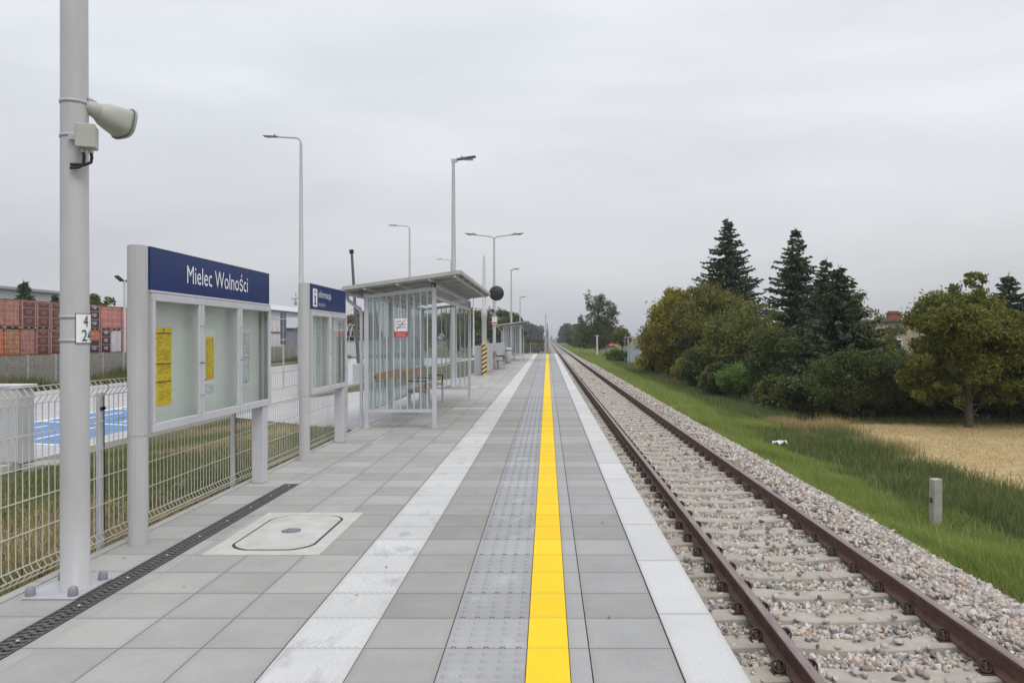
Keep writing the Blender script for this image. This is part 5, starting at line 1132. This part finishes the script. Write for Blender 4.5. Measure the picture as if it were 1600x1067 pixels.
# ------------------------------------------------------------------ street lamps of the car park
ls = ['nearest single-arm street lamp, left of the smaller notice board header', 'second single-arm street lamp, above the near shelter roof', 'third street lamp, partly hidden behind the shelter roof', 'fourth and faintest street lamp over the shelter roof end']
for y, lb in zip((32, 57.3, 82, 107), ls):
    t = thing('street_lamp', (-10.35, y, -.93), lb, 'street lamp', 'street lamps of the car park')
    b = MB(); b.lathe([(.16, 0), (.16, .3), (.14, .32), (.14, 3.7), (.115, 3.75), (.055, 10.65)], n=16); b.build('pole', MAST, t)
    arm_lamp(t, 10.65, (-1,), .95, .06, .04)
t = thing('security_camera', (-10.55, 31.9, 3.2), 'small camera fixed to the nearest street lamp', 'camera')
b = MB(); b.tube([(-.02, 0, 0), (-.02, -.3, -.05)], .06, 10); b.build('camera_body', WFR, t)
b = MB(); b.bar((0, .05, 0), (.1, .05, 0), .05, .05); b.lathe([(.05, -.3), (.07, -.25), (.07, -.15)], (0, 0, 0), 10); b.bar((0, 0, -.15), (0, 0, .22), .04, .04); b.build('bracket', STEEL, t)
t = thing('floodlight_pole', (-25.6, 46, -.95), 'slim pole with twin dark floodlights left of the larger notice board', 'floodlight')
b = MB(); b.tube([(0, 0, 0), (0, 0, 6)], [.1, .06], 8); b.build('pole', WFR, t)
b = MB(); b.bar((-.15, -.6, 6.2), (-.1, -.1, 5.95), .25, .1); b.bar((.1, .1, 5.95), (.15, .5, 6.1), .25, .1); b.build('floodlight', BLACK, t)
t = thing('barrier_boom', (-10.4, 40.5, -.93), 'raised dark boom leaning up behind the shelter roof', 'barrier')
b = MB(); b.tube([(.35, 0, 1.0), (.0, 0, 7.0)], [.09, .07], 8); b.build('boom', mat('boom grey', (.09, .09, .10), .6, 0, col2=(.14, .14, .15), vs=3), t)
b = MB(); b.bbox(.1, .6, -.25, .25, 0, 1.1, .03); b.build('drive_box', GREYW, t)
b = MB(); b.bar((0, 0, 6.95), (-.02, 0, 7.15), .2, .2); b.build('tip_lamp', BLACK, t)
# road sign seen edge-on
t = thing('road_sign', (-12.7, 36.6, -.93), 'grey back of an upright rectangular road sign between the two boards', 'road sign')
b = MB(); b.tube([(0, 0, 0), (0, 0, 3.6)], .035, 8); b.build('pole', STEEL, t)
b = MB(); b.bbox(-.14, .14, -.03, 0, 2.15, 3.7, .01); pz_ = b.build('plate', mat('sign back', (.10, .10, .115), .6, .2, col2=(.13, .13, .145), vs=3), t)
b = MB(); b.box(-.13, .13, -.045, -.03, 2.35, 2.4); b.box(-.13, .13, -.045, -.03, 3.35, 3.4); b.build('brace', STEEL, pz_)
# grey cabinet
t = thing('utility_cabinet', (-10.25, 14.2, -.9), 'pale grey utility cabinet behind the fence at the left edge', 'cabinet')
b = MB(); b.bbox(-.6, .52, -.2, .2, .1, 1.5, .01); b.build('body', GREYW, t); b = MB(); b.bbox(-.64, .56, -.24, .24, 1.5, 1.56, .01); b.build('lid', WFR, t); b = MB(); b.box(-.58, .5, -.19, .19, 0, .1); b.build('plinth', CONC, t)
b = MB(); b.bbox(-.04, .5, -.215, -.2, .14, 1.46, .003); d = b.build('door', GREYW, t); b = MB(); b.box(0, .03, -.235, -.215, .7, .85); b.build('handle', BLACK, d)
t = thing('concrete_slab', (-9.3, 14.3, -.93), 'broken pale concrete slab lying beside the grey cabinet', 'concrete slab')
b = MB(); b.prism([(-.4, -.3), (.35, -.35), (.45, .2), (.1, .35), (-.35, .25)], 0, .12); b.build('slab', CONC, t)
t = thing('paver_stack', (-4.15, 8.9, -.2), 'small grate and loose slab lying on the bank below the larger board', 'slab')
b = MB(); b.bbox(-.13, .13, -.24, .24, 0, .05, .01); b.build('slab', CONC, t); b = MB(); b.box(-.10, .10, -.2, .2, .05, .055); b.build('grate', DARK, t)
# ------------------------------------------------------------------ haze
hm = bpy.data.materials.new('haze'); hm.use_nodes = True; n, l = hm.node_tree.nodes, hm.node_tree.links; n.clear()
pv = n.new('ShaderNodeVolumePrincipled'); pv.inputs['Color'].default_value = (.86, .91, 1, 1); pv.inputs['Density'].default_value = .00045; pv.inputs['Anisotropy'].default_value = .2
o_ = n.new('ShaderNodeOutputMaterial'); l.new(pv.outputs[0], o_.inputs['Volume'])
b = MB(); b.box(-3100, 3100, -100, 3000, -2.7, 20); hz = b.build('haze', hm); tag(hz, kind='stuff', label='thin pale haze over the far distance')
